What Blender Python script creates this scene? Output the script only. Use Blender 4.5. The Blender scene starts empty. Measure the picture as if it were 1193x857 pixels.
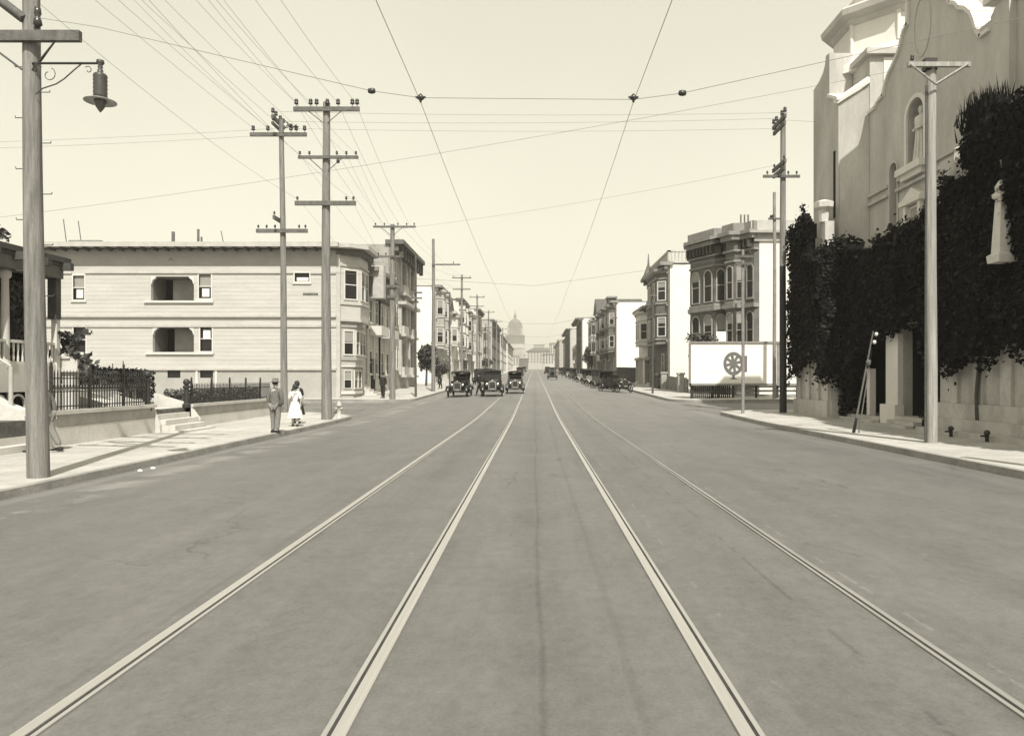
import bpy, bmesh, math, random
from math import radians, sin, cos, pi, sqrt, tan, atan2
from mathutils import Vector, Matrix
random.seed(7)
S = bpy.context.scene
COL = S.collection
F0 = 850.0; VX = 623.0; VY = 441.0; CZ = 1.7      # photo focal length in px, vanishing point, eye height

# ------------------------------------------------------------------ ground profile
def zr(Y):
    a, s = 26.0, 0.018
    if Y < a: z = 0.0
    elif Y < a + 10: z = s * (Y - a) ** 2 / 20.0
    else: z = s * 5 + s * (min(Y, 450) - a - 10)
    if Y > 450: z += 0.0125 * (min(Y, 1450) - 450)
    return z
CL, CR = -8.25, 9.2          # kerb lines
def road_z(X, Y): return zr(Y) - 0.2 * min(1.0, (X / 8.7) ** 2)
def sw_z(X, Y):
    d = (CL - X) if X < 0 else (X - CR)
    return zr(Y) - 0.05 + 0.018 * min(max(d, 0), 4.5)
def at(x, y, D): return Vector(((x - VX) / F0 * D, D, CZ + (VY - y) / F0 * D))

# ------------------------------------------------------------------ materials
TINT = (1.0, 0.965, 0.90)
def col(v, t=TINT): return (v * t[0], v * t[1], v * t[2], 1.0)
MATS = {}
def mat(name, v, rough=0.85, amp=0.18, scale=3.0, stretch=(1, 1, 1), bump=0.0, bscale=None, metal=0.0, v2=None, detail=6.0, fine=0.0):
    m = bpy.data.materials.new(name); m.use_nodes = True; MATS[name] = m
    nt = m.node_tree; N = nt.nodes; L = nt.links
    b = N['Principled BSDF']; b.inputs['Roughness'].default_value = rough; b.inputs['Metallic'].default_value = metal
    if rough >= .8: b.inputs['Specular IOR Level'].default_value = .15
    tc = N.new('ShaderNodeTexCoord'); mp = N.new('ShaderNodeMapping'); mp.inputs['Scale'].default_value = stretch
    L.new(tc.outputs['Object'], mp.inputs['Vector'])
    nz = N.new('ShaderNodeTexNoise'); nz.inputs['Scale'].default_value = scale; nz.inputs['Detail'].default_value = detail
    nz.inputs['Roughness'].default_value = 0.62
    L.new(mp.outputs[0], nz.inputs['Vector'])
    rp = N.new('ShaderNodeValToRGB'); e = rp.color_ramp.elements
    e[0].position = 0.32; e[1].position = 0.68
    lo = v * (1 - amp); hi = v * (1 + amp)
    e[0].color = col(v2 if v2 is not None else lo); e[1].color = col(hi)
    L.new(nz.outputs['Fac'], rp.inputs['Fac'])
    src = rp.outputs[0]
    if fine > 0:
        n2 = N.new('ShaderNodeTexNoise'); n2.inputs['Scale'].default_value = scale * 14; n2.inputs['Detail'].default_value = 3
        L.new(mp.outputs[0], n2.inputs['Vector'])
        mr = N.new('ShaderNodeMapRange'); mr.inputs['From Min'].default_value = 0.3; mr.inputs['From Max'].default_value = 0.7
        mr.inputs['To Min'].default_value = 1 - fine; mr.inputs['To Max'].default_value = 1 + fine
        L.new(n2.outputs['Fac'], mr.inputs['Value'])
        mx = N.new('ShaderNodeVectorMath'); mx.operation = 'SCALE'
        L.new(src, mx.inputs[0]); L.new(mr.outputs[0], mx.inputs['Scale']); src = mx.outputs[0]
    L.new(src, b.inputs['Base Color'])
    if bump > 0:
        n3 = N.new('ShaderNodeTexNoise'); n3.inputs['Scale'].default_value = bscale or scale * 6; n3.inputs['Detail'].default_value = 5
        L.new(mp.outputs[0], n3.inputs['Vector'])
        bp = N.new('ShaderNodeBump'); bp.inputs['Strength'].default_value = bump; bp.inputs['Distance'].default_value = 0.03
        L.new(n3.outputs['Fac'], bp.inputs['Height']); L.new(bp.outputs[0], b.inputs['Normal'])
    return m
def brickmat(name, v, vm, sx, sy, rot=(0, 0, 0), amp=0.15, mortar=0.02, rough=0.9):
    m = mat(name, v, rough, amp, 1.2, fine=0.08); nt = m.node_tree; N = nt.nodes; L = nt.links
    b = N['Principled BSDF']; src = b.inputs['Base Color'].links[0].from_socket
    tc = [n for n in N if n.type == 'TEX_COORD'][0]
    mp = N.new('ShaderNodeMapping'); mp.inputs['Rotation'].default_value = rot; L.new(tc.outputs['Object'], mp.inputs[0])
    br = N.new('ShaderNodeTexBrick'); br.inputs['Scale'].default_value = 1.0; br.inputs['Brick Width'].default_value = sx
    br.inputs['Row Height'].default_value = sy; br.inputs['Mortar Size'].default_value = mortar; br.inputs['Mortar Smooth'].default_value = 0.3
    br.inputs['Color1'].default_value = (1, 1, 1, 1); br.inputs['Color2'].default_value = (.86, .86, .86, 1)
    q = vm / v; br.inputs['Mortar'].default_value = (q, q, q, 1)
    L.new(mp.outputs[0], br.inputs['Vector'])
    mx = N.new('ShaderNodeMixRGB'); mx.blend_type = 'MULTIPLY'; mx.inputs[0].default_value = 1
    L.new(src, mx.inputs[1]); L.new(br.outputs['Color'], mx.inputs[2]); L.new(mx.outputs[0], b.inputs['Base Color'])
    return m

mat('pole_wood', 0.20, 0.9, 0.35, 2.2, (6, 6, 0.35), 0.5, 8, fine=0.15)
mat('pole_wood_light', 0.33, 0.85, 0.32, 2.0, (6, 6, 0.3), 0.4, 8, fine=0.1)
mat('pole_tar', 0.018, 0.7, 0.3, 3)
mat('arm_wood', 0.13, 0.9, 0.3, 4, (1, 1, 1), fine=0.1)
mat('iron', 0.025, 0.55, 0.3, 8)
mat('iron_grey', 0.07, 0.5, 0.3, 8)
mat('porcelain', 0.035, 0.25, 0.2, 8)
mat('porcelain_white', 0.75, 0.3, 0.05, 8)
mat('wire', 0.16, 0.6, 0.2, 2)
mat('lamp_metal', 0.05, 0.45, 0.3, 9)
mat('lamp_glass', 0.10, 0.15, 0.1, 5)
mat('reflector', 0.38, 0.4, 0.15, 5)
mat('white_siding', 0.46, 0.7, 0.09, 1.1, (.35, 1, 2.5), fine=0.06)
mat('white_trim', 0.58, 0.65, 0.05, 2)
mat('cream_trim', 0.43, 0.7, 0.12, 2)
mat('frieze_eave_shade', 0.36, 0.8, 0.08, 1)
mat('eave_dark', 0.10, 0.8, 0.2, 3)
mat('stucco_base', 0.36, 0.9, 0.10, 0.9, (1, 1, 1), 0.2, 20, fine=0.06)
mat('stucco_white', 0.70, 0.9, 0.05, 0.7, (1, 1, 1), 0.15, 20, fine=0.03)
mat('retaining_concrete', 0.56, 0.9, 0.12, 0.8, (1, 1, 1), 0.2, 14, fine=0.06)
mat('retaining_shade_band', 0.36, 0.9, 0.14, 1.5, fine=0.08)
mat('coping', 0.50, 0.85, 0.12, 1.5, fine=0.06)
mat('grey_wood', 0.24, 0.85, 0.2, 2, fine=0.1)
mat('mid_paint', 0.34, 0.8, 0.14, 1.5, fine=0.06)
mat('dark_paint', 0.13, 0.8, 0.2, 1.5, fine=0.08)
mat('darker_paint', 0.07, 0.8, 0.25, 1.5, fine=0.08)
mat('roof_dark', 0.10, 0.9, 0.25, 2, fine=0.1)
mat('roof_grey', 0.22, 0.9, 0.2, 2, fine=0.1)
mat('glass', 0.012, 0.35, 0.3, 1)
mat('glass_far', 0.03, 0.5, 0.3, 1)
mat('curtain', 0.75, 0.9, 0.05, 6)
mat('shade_grey', 0.28, 0.8, 0.1, 6)
mat('porch_dark', 0.20, 0.9, 0.1, 2)
mat('church_stucco', 0.46, 0.92, 0.17, 0.8, (1, 1, 0.3), 0.25, 9, fine=0.05)
mat('church_white', 0.66, 0.9, 0.07, 0.8, (1, 1, .5), 0.15, 9, fine=0.03)
mat('church_stone', 0.44, 0.92, 0.2, 1.4, (1, 1, 0.4), 0.35, 9, fine=0.08)
mat('statue_stone', 0.60, 0.8, 0.1, 6)
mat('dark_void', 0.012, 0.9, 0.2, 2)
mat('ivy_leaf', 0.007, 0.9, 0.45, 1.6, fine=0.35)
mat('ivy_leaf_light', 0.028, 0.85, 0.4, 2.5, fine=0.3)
mat('leaf', 0.05, 0.7, 0.4, 2.5, fine=0.3)
mat('leaf_light', 0.10, 0.65, 0.4, 2.5, fine=0.3)
mat('bark', 0.08, 0.9, 0.3, 4)
mat('lawn', 0.12, 0.95, 0.35, 3, fine=0.3)
mat('earth', 0.20, 0.95, 0.2, 0.3, fine=0.1)
mat('billboard_white', 0.80, 0.7, 0.04, 0.8, fine=0.02)
mat('billboard_ink', 0.13, 0.7, 0.15, 4)
mat('billboard_faint', 0.62, 0.7, 0.06, 4)
mat('fence_dark', 0.045, 0.9, 0.35, 3, (1, 1, .3), fine=0.15)
mat('car_black', 0.022, 0.28, 0.2, 3)
mat('car_dusty', 0.075, 0.5, 0.25, 3)
mat('car_light', 0.28, 0.4, 0.15, 3)
mat('car_fabric', 0.03, 0.9, 0.2, 5)
mat('nickel', 0.55, 0.25, 0.1, 5, metal=1.0)
mat('tyre', 0.03, 0.85, 0.3, 6)
mat('tyre_grey', 0.16, 0.85, 0.2, 6)
mat('spoke_wood', 0.10, 0.6, 0.2, 6)
mat('seat_leather', 0.04, 0.6, 0.2, 6)
mat('skin', 0.36, 0.6, 0.06, 6)
mat('suit_grey', 0.15, 0.95, 0.15, 10, fine=0.08)
mat('trouser_grey', 0.20, 0.95, 0.12, 10, fine=0.08)
mat('cloth_white', 0.78, 0.9, 0.04, 6)
mat('cloth_dark', 0.03, 0.9, 0.2, 6)
mat('cloth_light', 0.45, 0.9, 0.1, 6)
mat('hair', 0.02, 0.7, 0.2, 10)
mat('shoe', 0.02, 0.4, 0.2, 10)
mat('rail_steel', 0.52, 0.42, 0.10, 1.5, (30, 0.4, 1), metal=0.6, fine=0.05)
mat('rail_lip', 0.36, 0.6, 0.15, 1.5, (30, 0.5, 1), metal=0.3)
mat('rail_dull', 0.30, 0.6, 0.2, 1.0, (20, 0.4, 1), metal=0.3)
mat('rail_groove', 0.05, 0.9, 0.3, 4)
mat('far_stone', 0.40, 0.9, 0.12, 0.05)
mat('far_dark', 0.11, 0.9, 0.2, 0.05)
mat('far_roof', 0.12, 0.9, 0.2, 0.05)
mat('step_stone', 0.55, 0.9, 0.1, 2, fine=0.05)
brickmat('brick_light', 0.34, 0.26, 0.5, 0.16, (radians(90), 0, 0), mortar=0.015)
brickmat('sidewalk', 0.45, 0.25, 1.5, 1.5, mortar=0.012, amp=0.12)
mat('kerb', 0.27, 0.9, 0.22, 1.3, fine=0.12, bump=0.3)

def road_material():
    m = bpy.data.materials.new('asphalt'); m.use_nodes = True; nt = m.node_tree; N = nt.nodes; L = nt.links
    MATS['asphalt'] = m
    b = N['Principled BSDF']; b.inputs['Roughness'].default_value = 0.72
    tc = N.new('ShaderNodeTexCoord'); sp = N.new('ShaderNodeSeparateXYZ'); L.new(tc.outputs['Object'], sp.inputs[0])
    def M(op, a, bb=None, c=None):
        n = N.new('ShaderNodeMath'); n.operation = op
        for i, q in enumerate((a, bb, c)):
            if q is None: continue
            if isinstance(q, (int, float)): n.inputs[i].default_value = q
            else: L.new(q, n.inputs[i])
        return n.outputs[0]
    def noise(scale, st=(1, 1, 1), detail=5, rough=.6):
        mp = N.new('ShaderNodeMapping'); mp.inputs['Scale'].default_value = st; L.new(tc.outputs['Object'], mp.inputs[0])
        n = N.new('ShaderNodeTexNoise'); n.inputs['Scale'].default_value = scale; n.inputs['Detail'].default_value = detail; n.inputs['Roughness'].default_value = rough
        L.new(mp.outputs[0], n.inputs['Vector']); return n.outputs['Fac']
    X = sp.outputs[0]; Y = sp.outputs[1]
    mid2 = noise(9, (1, .8, 1), 4, .7); big = noise(0.35, (1, .35, 1)); med = noise(1.6, (1, .6, 1)); streak = noise(1.6, (1, .03, 1), 7, .7); fine = noise(45, (1, 1, 1), 3)
    gr = noise(160, (1, 1, 1), 2)
    wob = M('MULTIPLY', M('SUBTRACT', noise(.12, (0.2, 1, 1), 2), .5), .3)
    v = M('ADD', 0.03, M('MULTIPLY', mid2, .62)); v = M('ADD', v, M('MULTIPLY', big, .50)); v = M('ADD', v, M('MULTIPLY', med, .50)); v = M('ADD', v, M('MULTIPLY', streak, .40))
    v = M('ADD', v, M('MULTIPLY', M('SUBTRACT', fine, .5), .55)); v = M('ADD', v, M('MULTIPLY', M('SUBTRACT', gr, .5), .5))
    def band(x0, w, amp, gate=None):
        d = M('ABSOLUTE', M('SUBTRACT', M('ADD', X, wob), x0))
        g = M('MAXIMUM', M('SUBTRACT', 1.0, M('DIVIDE', d, w)), 0.0)
        g = M('MULTIPLY', g, amp)
        if gate is not None: g = M('MULTIPLY', g, gate)
        return g
    gate = M('GREATER_THAN', noise(.9, (.5, 1, 1), 4), 0.50)
    gate2 = M('GREATER_THAN', noise(2.4, (1.5, 1, 1), 4), 0.56)
    v = M('ADD', v, band(0.03, .03, -.20)); v = M('ADD', v, band(0.03, .35, -.10))
    v = M('ADD', v, band(1.33, .03, .30, gate2)); v = M('ADD', v, band(2.0, .03, -.28, gate)); v = M('ADD', v, band(-1.7, .4, -.08))
    v = M('ADD', v, band(1.75, .5, -.07)); v = M('ADD', v, band(-7.2, .6, .7, gate)); v = M('ADD', v, band(-7.95, .22, .35)); v = M('ADD', v, band(2.72, .03, .4, gate2))
    v = M('ADD', v, band(8.6, .5, .15)); v = M('ADD', v, band(7.6, .25, -.12, gate))
    ve = N.new('ShaderNodeTexVoronoi'); ve.feature = 'DISTANCE_TO_EDGE'; ve.inputs['Scale'].default_value = .22
    wv = N.new('ShaderNodeVectorMath'); wv.operation = 'ADD'; nw = N.new('ShaderNodeTexNoise'); nw.inputs['Scale'].default_value = 1.1; nw.inputs['Detail'].default_value = 6
    L.new(tc.outputs['Object'], nw.inputs['Vector']); L.new(tc.outputs['Object'], wv.inputs[0]); L.new(nw.outputs['Color'], wv.inputs[1]); L.new(wv.outputs[0], ve.inputs['Vector'])
    ck = M('MULTIPLY', M('LESS_THAN', ve.outputs['Distance'], .0035), M('GREATER_THAN', noise(.3, (1, 1, 1), 2), .52)); v = M('ADD', v, M('MULTIPLY', ck, -.22))
    vp = N.new('ShaderNodeTexVoronoi'); vp.inputs['Scale'].default_value = .16; vp.distance = 'CHEBYCHEV'; L.new(wv.outputs[0], vp.inputs['Vector'])
    sx_ = N.new('ShaderNodeSeparateColor'); L.new(vp.outputs['Color'], sx_.inputs[0]); v = M('ADD', v, M('MULTIPLY', M('SUBTRACT', sx_.outputs[0], .5), .07))
    for q in (-2.435, -.965, 1.045, 2.515): v = M('ADD', v, M('MULTIPLY', M('MAXIMUM', M('SUBTRACT', 1.0, M('DIVIDE', M('ABSOLUTE', M('SUBTRACT', X, q)), .22)), 0.0), M('MULTIPLY', M('SUBTRACT', noise(3.5, (1, .5, 1), 5), .55), .9)))
    # small pale pebbles and dark spots
    vo = N.new('ShaderNodeTexVoronoi'); vo.inputs['Scale'].default_value = 1.3; L.new(tc.outputs['Object'], vo.inputs['Vector'])
    v = M('ADD', v, M('MULTIPLY', M('LESS_THAN', vo.outputs['Distance'], .022), .7))
    vo2 = N.new('ShaderNodeTexVoronoi'); vo2.inputs['Scale'].default_value = .8; L.new(tc.outputs['Object'], vo2.inputs['Vector'])
    v = M('ADD', v, M('MULTIPLY', M('LESS_THAN', vo2.outputs['Distance'], .02), -.4))
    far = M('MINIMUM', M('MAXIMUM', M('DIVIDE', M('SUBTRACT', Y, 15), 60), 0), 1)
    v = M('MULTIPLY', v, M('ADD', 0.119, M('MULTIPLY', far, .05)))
    cb = N.new('ShaderNodeCombineXYZ')
    for i, t in enumerate(TINT): L.new(M('MULTIPLY', v, t), cb.inputs[i])
    L.new(cb.outputs[0], b.inputs['Base Color'])
    bp = N.new('ShaderNodeBump'); bp.inputs['Strength'].default_value = .25; bp.inputs['Distance'].default_value = .01
    L.new(fine, bp.inputs['Height']); L.new(bp.outputs[0], b.inputs['Normal'])
road_material()

# ------------------------------------------------------------------ mesh building
class Fr:                                   # vertical facade frame: u along, n outwards
    def __init__(s, ox, oy, ux, uy, flip=False):
        l = sqrt(ux * ux + uy * uy); s.o = (ox, oy); s.u = (ux / l, uy / l)
        s.n = (s.u[1], -s.u[0]) if not flip else (-s.u[1], s.u[0])
    def p(s, u, z, d=0.0): return (s.o[0] + s.u[0] * u + s.n[0] * d, s.o[1] + s.u[1] * u + s.n[1] * d, z)
class MB:
    def __init__(s): s.v = []; s.f = []; s.sm = []
    def add(s, vs, fs, smooth=False):
        k = len(s.v); s.v += [tuple(a) for a in vs]; s.f += [tuple(i + k for i in f) for f in fs]; s.sm += [smooth] * len(fs); return s
    def hexa(s, p): return s.add(p, [(0, 3, 2, 1), (4, 5, 6, 7), (0, 1, 5, 4), (1, 2, 6, 5), (2, 3, 7, 6), (3, 0, 4, 7)])
    def box(s, x0, x1, y0, y1, z0, z1):
        return s.hexa([(x0, y0, z0), (x1, y0, z0), (x1, y1, z0), (x0, y1, z0), (x0, y0, z1), (x1, y0, z1), (x1, y1, z1), (x0, y1, z1)])
    def fbox(s, F, u0, u1, z0, z1, d0, d1):
        return s.hexa([F.p(u0, z0, d0), F.p(u1, z0, d0), F.p(u1, z0, d1), F.p(u0, z0, d1), F.p(u0, z1, d0), F.p(u1, z1, d0), F.p(u1, z1, d1), F.p(u0, z1, d1)])
    def fprism(s, F, pts, d0, d1):
        n = len(pts); a = [F.p(u, z, d0) for u, z in pts] + [F.p(u, z, d1) for u, z in pts]
        return s.add(a, [tuple(range(n)), tuple(range(2 * n - 1, n - 1, -1))] + [(i, (i + 1) % n, n + (i + 1) % n, n + i) for i in range(n)])
    def fring(s, F, o, i_, d0, d1, closed=True):
        n = len(o); a = [F.p(u, z, d1) for u, z in o] + [F.p(u, z, d1) for u, z in i_] + [F.p(u, z, d0) for u, z in o] + [F.p(u, z, d0) for u, z in i_]
        fs = []
        for k in range(n if closed else n - 1):
            j = (k + 1) % n
            fs += [(k, j, n + j, n + k), (2 * n + k, 2 * n + j, j, k), (n + k, n + j, 3 * n + j, 3 * n + k), (3 * n + k, 3 * n + j, 2 * n + j, 2 * n + k)]
        if not closed: fs += [(0, n, 3 * n, 2 * n), (n - 1, 3 * n - 1, 4 * n - 1, 2 * n - 1)]
        return s.add(a, fs)
    def prism(s, pts, z0, z1):               # footprint polygon
        n = len(pts); a = [(x, y, z0) for x, y in pts] + [(x, y, z1) for x, y in pts]
        return s.add(a, [tuple(range(n - 1, -1, -1)), tuple(range(n, 2 * n))] + [(i, (i + 1) % n, n + (i + 1) % n, n + i) for i in range(n)])
    def loft(s, rings, cap=True, smooth=False):
        n = len(rings[0]); a = [p for r in rings for p in r]; fs = []
        for k in range(len(rings) - 1):
            for i in range(n):
                j = (i + 1) % n; fs.append((k * n + i, k * n + j, (k + 1) * n + j, (k + 1) * n + i))
        s.add(a, fs, smooth)
        if cap:
            s.add(rings[0], [tuple(range(n - 1, -1, -1))]); s.add(rings[-1], [tuple(range(n))])
        return s
    def tube(s, p0, p1, r0, r1=None, n=8, smooth=True, cap=True):
        r1 = r0 if r1 is None else r1; p0 = Vector(p0); p1 = Vector(p1); d = (p1 - p0).normalized()
        a = d.orthogonal().normalized(); b = d.cross(a)
        R = [[p + (a * cos(2 * pi * i / n) + b * sin(2 * pi * i / n)) * r for i in range(n)] for p, r in ((p0, r0), (p1, r1))]
        return s.loft(R, cap, smooth)
    def path(s, pts, r, n=5, smooth=True, cap=True, r1=None):
        pts = [Vector(p) for p in pts]; R = []
        t0 = (pts[-1] - pts[0]); t0 = t0.normalized() if t0.length > 1e-6 else (pts[1] - pts[0]).normalized()
        ref = Vector((0, 0, 1)) if abs(t0.z) < 0.9 else Vector((0, 1, 0)) if abs(t0.y) < .7 else Vector((1, 0, 0))
        for i, p in enumerate(pts):
            t = (pts[min(i + 1, len(pts) - 1)] - pts[max(i - 1, 0)]).normalized()
            a = t.cross(ref)
            if a.length < 1e-3: a = t.orthogonal()
            a.normalize(); b = t.cross(a); rr = r if r1 is None else r + (r1 - r) * i / (len(pts) - 1)
            R.append([p + (a * cos(2 * pi * k / n) + b * sin(2 * pi * k / n)) * rr for k in range(n)])
        return s.loft(R, cap, smooth)
    def lathe(s, c, prof, n=12, axis='z', smooth=True, sx=1, sy=1):
        R = []
        for r, h in prof:
            ring = []
            for i in range(n):
                a = 2 * pi * i / n; x, y = r * cos(a) * sx, r * sin(a) * sy
                ring.append((c[0] + x, c[1] + y, c[2] + h) if axis == 'z' else (c[0] + x, c[1] - h, c[2] + y) if axis == 'y' else (c[0] + h, c[1] + x, c[2] + y))
            R.append(ring)
        return s.loft(R, True, smooth)
    def leaves(s, c, rad, n, size, shell=0.5, up=0.0):
        for _ in range(n):
            d = Vector((random.gauss(0, 1), random.gauss(0, 1), random.gauss(0, 1))).normalized() * (shell + (1 - shell) * random.random())
            p = Vector((c[0] + d.x * rad[0], c[1] + d.y * rad[1], c[2] + d.z * rad[2])); s.leaf(p, size)
        return s
    def leaf(s, p, size, nrm=None):
        q = Vector((random.gauss(0, 1), random.gauss(0, 1), random.gauss(0, 1)))
        if nrm is not None: q = q * .55 + Vector(nrm)
        q.normalize(); a = q.orthogonal().normalized(); b = q.cross(a)
        t = random.random() * 6.28; a, b = a * cos(t) + b * sin(t), b * cos(t) - a * sin(t)
        l = size * random.uniform(.6, 1.3); w = l * .42
        p = Vector(p)
        s.add([p - a * l * .5, p + b * w - a * l * .05 + q * l * .1, p + a * l * .5, p - b * w - a * l * .05 + q * l * .1], [(0, 1, 2, 3)])
    def build(s, name, m, parent=None, label=None):
        me = bpy.data.meshes.new(name)
        off = parent_world(parent) if parent else Vector((0, 0, 0))
        me.from_pydata([(x - off.x, y - off.y, z - off.z) for x, y, z in s.v], [], s.f); me.update()
        if any(s.sm): me.polygons.foreach_set('use_smooth', s.sm)
        bm = bmesh.new(); bm.from_mesh(me); bmesh.ops.recalc_face_normals(bm, faces=bm.faces); bm.to_mesh(me); bm.free()
        me.materials.append(MATS[m] if isinstance(m, str) else m)
        o = bpy.data.objects.new(name, me); COL.objects.link(o)
        if parent: o.parent = parent
        if label: o['label'] = label
        return o
def parent_world(o):
    v = Vector((0, 0, 0))
    while o is not None: v = v + Vector(o.location); o = o.parent
    return v
def tag(o, label=None, cat=None, group=None, kind=None):
    if label: o['label'] = label
    if cat: o['category'] = cat
    if group: o['group'] = group
    if kind: o['kind'] = kind
    return o
def thing(name, label, cat, loc, group=None):
    o = bpy.data.objects.new(name, None); COL.objects.link(o); o.location = loc; o.empty_display_size = .3
    return tag(o, label, cat, group)
def struct(o, label=None): o['kind'] = 'structure'; return tag(o, label)
def copy_tree(o, parent=None, swap=None):
    c = o.copy(); COL.objects.link(c); c.parent = parent
    if swap and c.type == 'MESH' and c.data.materials and c.data.materials[0].name in swap:
        key = c.data.name + '|' + swap[c.data.materials[0].name]
        if key not in bpy.data.meshes:
            d = c.data.copy(); d.name = key; d.materials[0] = MATS[swap[c.data.materials[0].name]]
        c.data = bpy.data.meshes[key]
    for ch in list(o.children): copy_tree(ch, c, swap)
    return c
def cells(mb, F, U0, U1, Z0, Z1, holes, d0, d1):
    us = sorted({U0, U1} | {h[0] for h in holes} | {h[1] for h in holes}); zs = sorted({Z0, Z1} | {h[2] for h in holes} | {h[3] for h in holes})
    for j in range(len(zs) - 1):
        za, zb = zs[j], zs[j + 1]; run = None
        for i in range(len(us)):
            inside = i < len(us) - 1 and not any(h[0] <= us[i] and us[i + 1] <= h[1] and h[2] <= za and zb <= h[3] for h in holes)
            if inside and run is None: run = us[i]
            if not inside and run is not None: mb.fbox(F, run, us[i], za, zb, d0, d1); run = None
def laps(mb, F, U0, U1, Z0, Z1, holes, h=0.27, d=0.0, t=0.013):
    z = Z0
    while z < Z1 - 1e-3:
        zt = min(z + h, Z1); ivs = [(U0, U1)]
        for (a, b, c, e) in holes:
            if c < zt - .02 and e > z + .02:
                nv = []
                for (p, q) in ivs:
                    if b <= p or a >= q: nv.append((p, q)); continue
                    if a > p: nv.append((p, a))
                    if b < q: nv.append((b, q))
                ivs = nv
        for (p, q) in ivs:
            mb.add([F.p(p, z, d), F.p(q, z, d), F.p(q, z, d + t), F.p(p, z, d + t), F.p(p, zt, d), F.p(q, zt, d), F.p(q, zt, d + .004), F.p(p, zt, d + .004)],
                   [(0, 3, 2, 1), (2, 3, 7, 6), (0, 4, 7, 3), (1, 2, 6, 5), (4, 5, 6, 7)])
        z = zt
def arch_pts(u0, u1, z0, z1, k=8):
    r = (u1 - u0) / 2; zc = max(z0 + .1, z1 - r); c = (u0 + u1) / 2
    return [(u0, z0)] + [(c - r * cos(pi * i / k), zc + (z1 - zc) * sin(pi * i / k)) for i in range(k + 1)] + [(u1, z0)]
def window(par, F, u0, u1, z0, z1, d=0.0, trim='white_trim', blind=0.0, curtain=0.0, arch=False, far=False, sill=True, split=True, proud=.07):
    w = .09 if (u1 - u0) > .5 else .05
    m = MB()
    if far:
        m.fbox(F, u0, u1, z0, z1, d - .05, d + .025); return m.build('window', 'glass_far', par)
    if arch:
        o = arch_pts(u0 - w, u1 + w, z0 - w, z1 + w); i_ = arch_pts(u0, u1, z0, z1)
        m.fring(F, o, i_, d - .02, d + proud)
    else:
        m.fbox(F, u0 - w, u0, z0 - w, z1 + w, d - .02, d + proud); m.fbox(F, u1, u1 + w, z0 - w, z1 + w, d - .02, d + proud)
        m.fbox(F, u0, u1, z1, z1 + w, d - .02, d + proud); m.fbox(F, u0, u1, z0 - w, z0, d - .02, d + proud)
    if split: zm = (z0 + z1) / 2; m.fbox(F, u0, u1, zm - .03, zm + .03, d + .006, d + proud * .7)
    if sill: m.fbox(F, u0 - w - .06, u1 + w + .06, z0 - w - .08, z0 - w, d - .02, d + proud + .06)
    wo = m.build('window', trim, par)
    g = MB()
    if arch: g.fprism(F, arch_pts(u0, u1, z0, z1), d - .02, d + .01)
    else: g.fbox(F, u0, u1, z0, z1, d - .02, d + .01)
    g.build('pane', 'glass', wo)
    if blind > 0: MB().fbox(F, u0 + .01, u1 - .01, z1 - (z1 - z0) * blind, z1 - .01, d + .011, d + .018).build('window_shade', 'shade_grey', wo)
    if curtain > 0: MB().fbox(F, u0 + (u1-u0)*.2, u1 - (u1-u0)*.2, z0 + .12, z0 + (z1 - z0) * curtain, d + .019, d + .024).build('curtain', 'curtain', wo)
    return wo
# ================================================================== GROUND
def sheet(name, m, rows, xs_fn, zf, lab=None):
    mb = MB(); vs = []; n = None
    for Y in rows:
        xs = xs_fn(Y); n = len(xs)
        for X in xs: vs.append((X, Y, zf(X, Y)))
    fs = [(r * n + i, r * n + i + 1, (r + 1) * n + i + 1, (r + 1) * n + i) for r in range(len(rows) - 1) for i in range(n - 1)]
    mb.add(vs, fs, True); return struct(mb.build(name, m), lab)
far_rows = [-60, 0, 20] + list(range(26, 46, 2)) + list(range(50, 460, 25)) + [450, 600, 800, 1000, 1200, 1450, 1700, 1985]
far_rows = sorted(set(far_rows))
sheet('ground', 'earth', far_rows, lambda Y: [-1480, -600, -200, -60, -9, 9, 60, 200, 600, 1480], lambda X, Y: zr(Y) - .45, 'broad earth ground under the whole city')
rr = [-30 + i for i in range(0, 90, 2)] + list(range(60, 460, 10)) + list(range(460, 1000, 40))
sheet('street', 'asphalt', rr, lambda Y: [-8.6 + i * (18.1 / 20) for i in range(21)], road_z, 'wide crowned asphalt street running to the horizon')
for s, n in ((-1, 0), (1, 1)):
    x0, x1 = (-90, -8.4) if s < 0 else (9.3, 90)
    sheet('cross_street', 'asphalt', [33 + i for i in range(18)], lambda Y: [x0, (x0 + x1) / 2, x1], lambda X, Y: zr(Y) - .204, 'cross street to the ' + ('left' if s < 0 else 'right') + ' of the avenue')
Y1, Y2, R = 35.5, 48.0, 3.0
def kx(s, Y):
    e = 0
    if Y <= Y1 + 2:
        y1, r = (37.4, 1.3) if s > 0 else (Y1, R)
        if Y > y1 - r: e = r - sqrt(max(0, r * r - (Y - (y1 - r)) ** 2))
    else:
        if Y < Y2 + R: e = R - sqrt(max(0, R * R - ((Y2 + R) - Y) ** 2))
    return (CL - e) if s < 0 else (CR + e)
near_rows = list(range(-30, 33, 3)) + [32.5 + R * sin(pi / 2 * i / 8) for i in range(9)]
near_rows = sorted(set(round(y, 3) for y in near_rows))
near_right = sorted(set(list(range(-30, 36, 3)) + [round(36.1 + 1.3 * sin(pi / 2 * i / 8), 3) for i in range(9)]))
farr = sorted(set([round(Y2 + R - R * sin(pi / 2 * i / 8), 3) for i in range(9)] + list(range(54, 120, 4)) + list(range(120, 460, 12)) + [500, 600, 700]))
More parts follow.
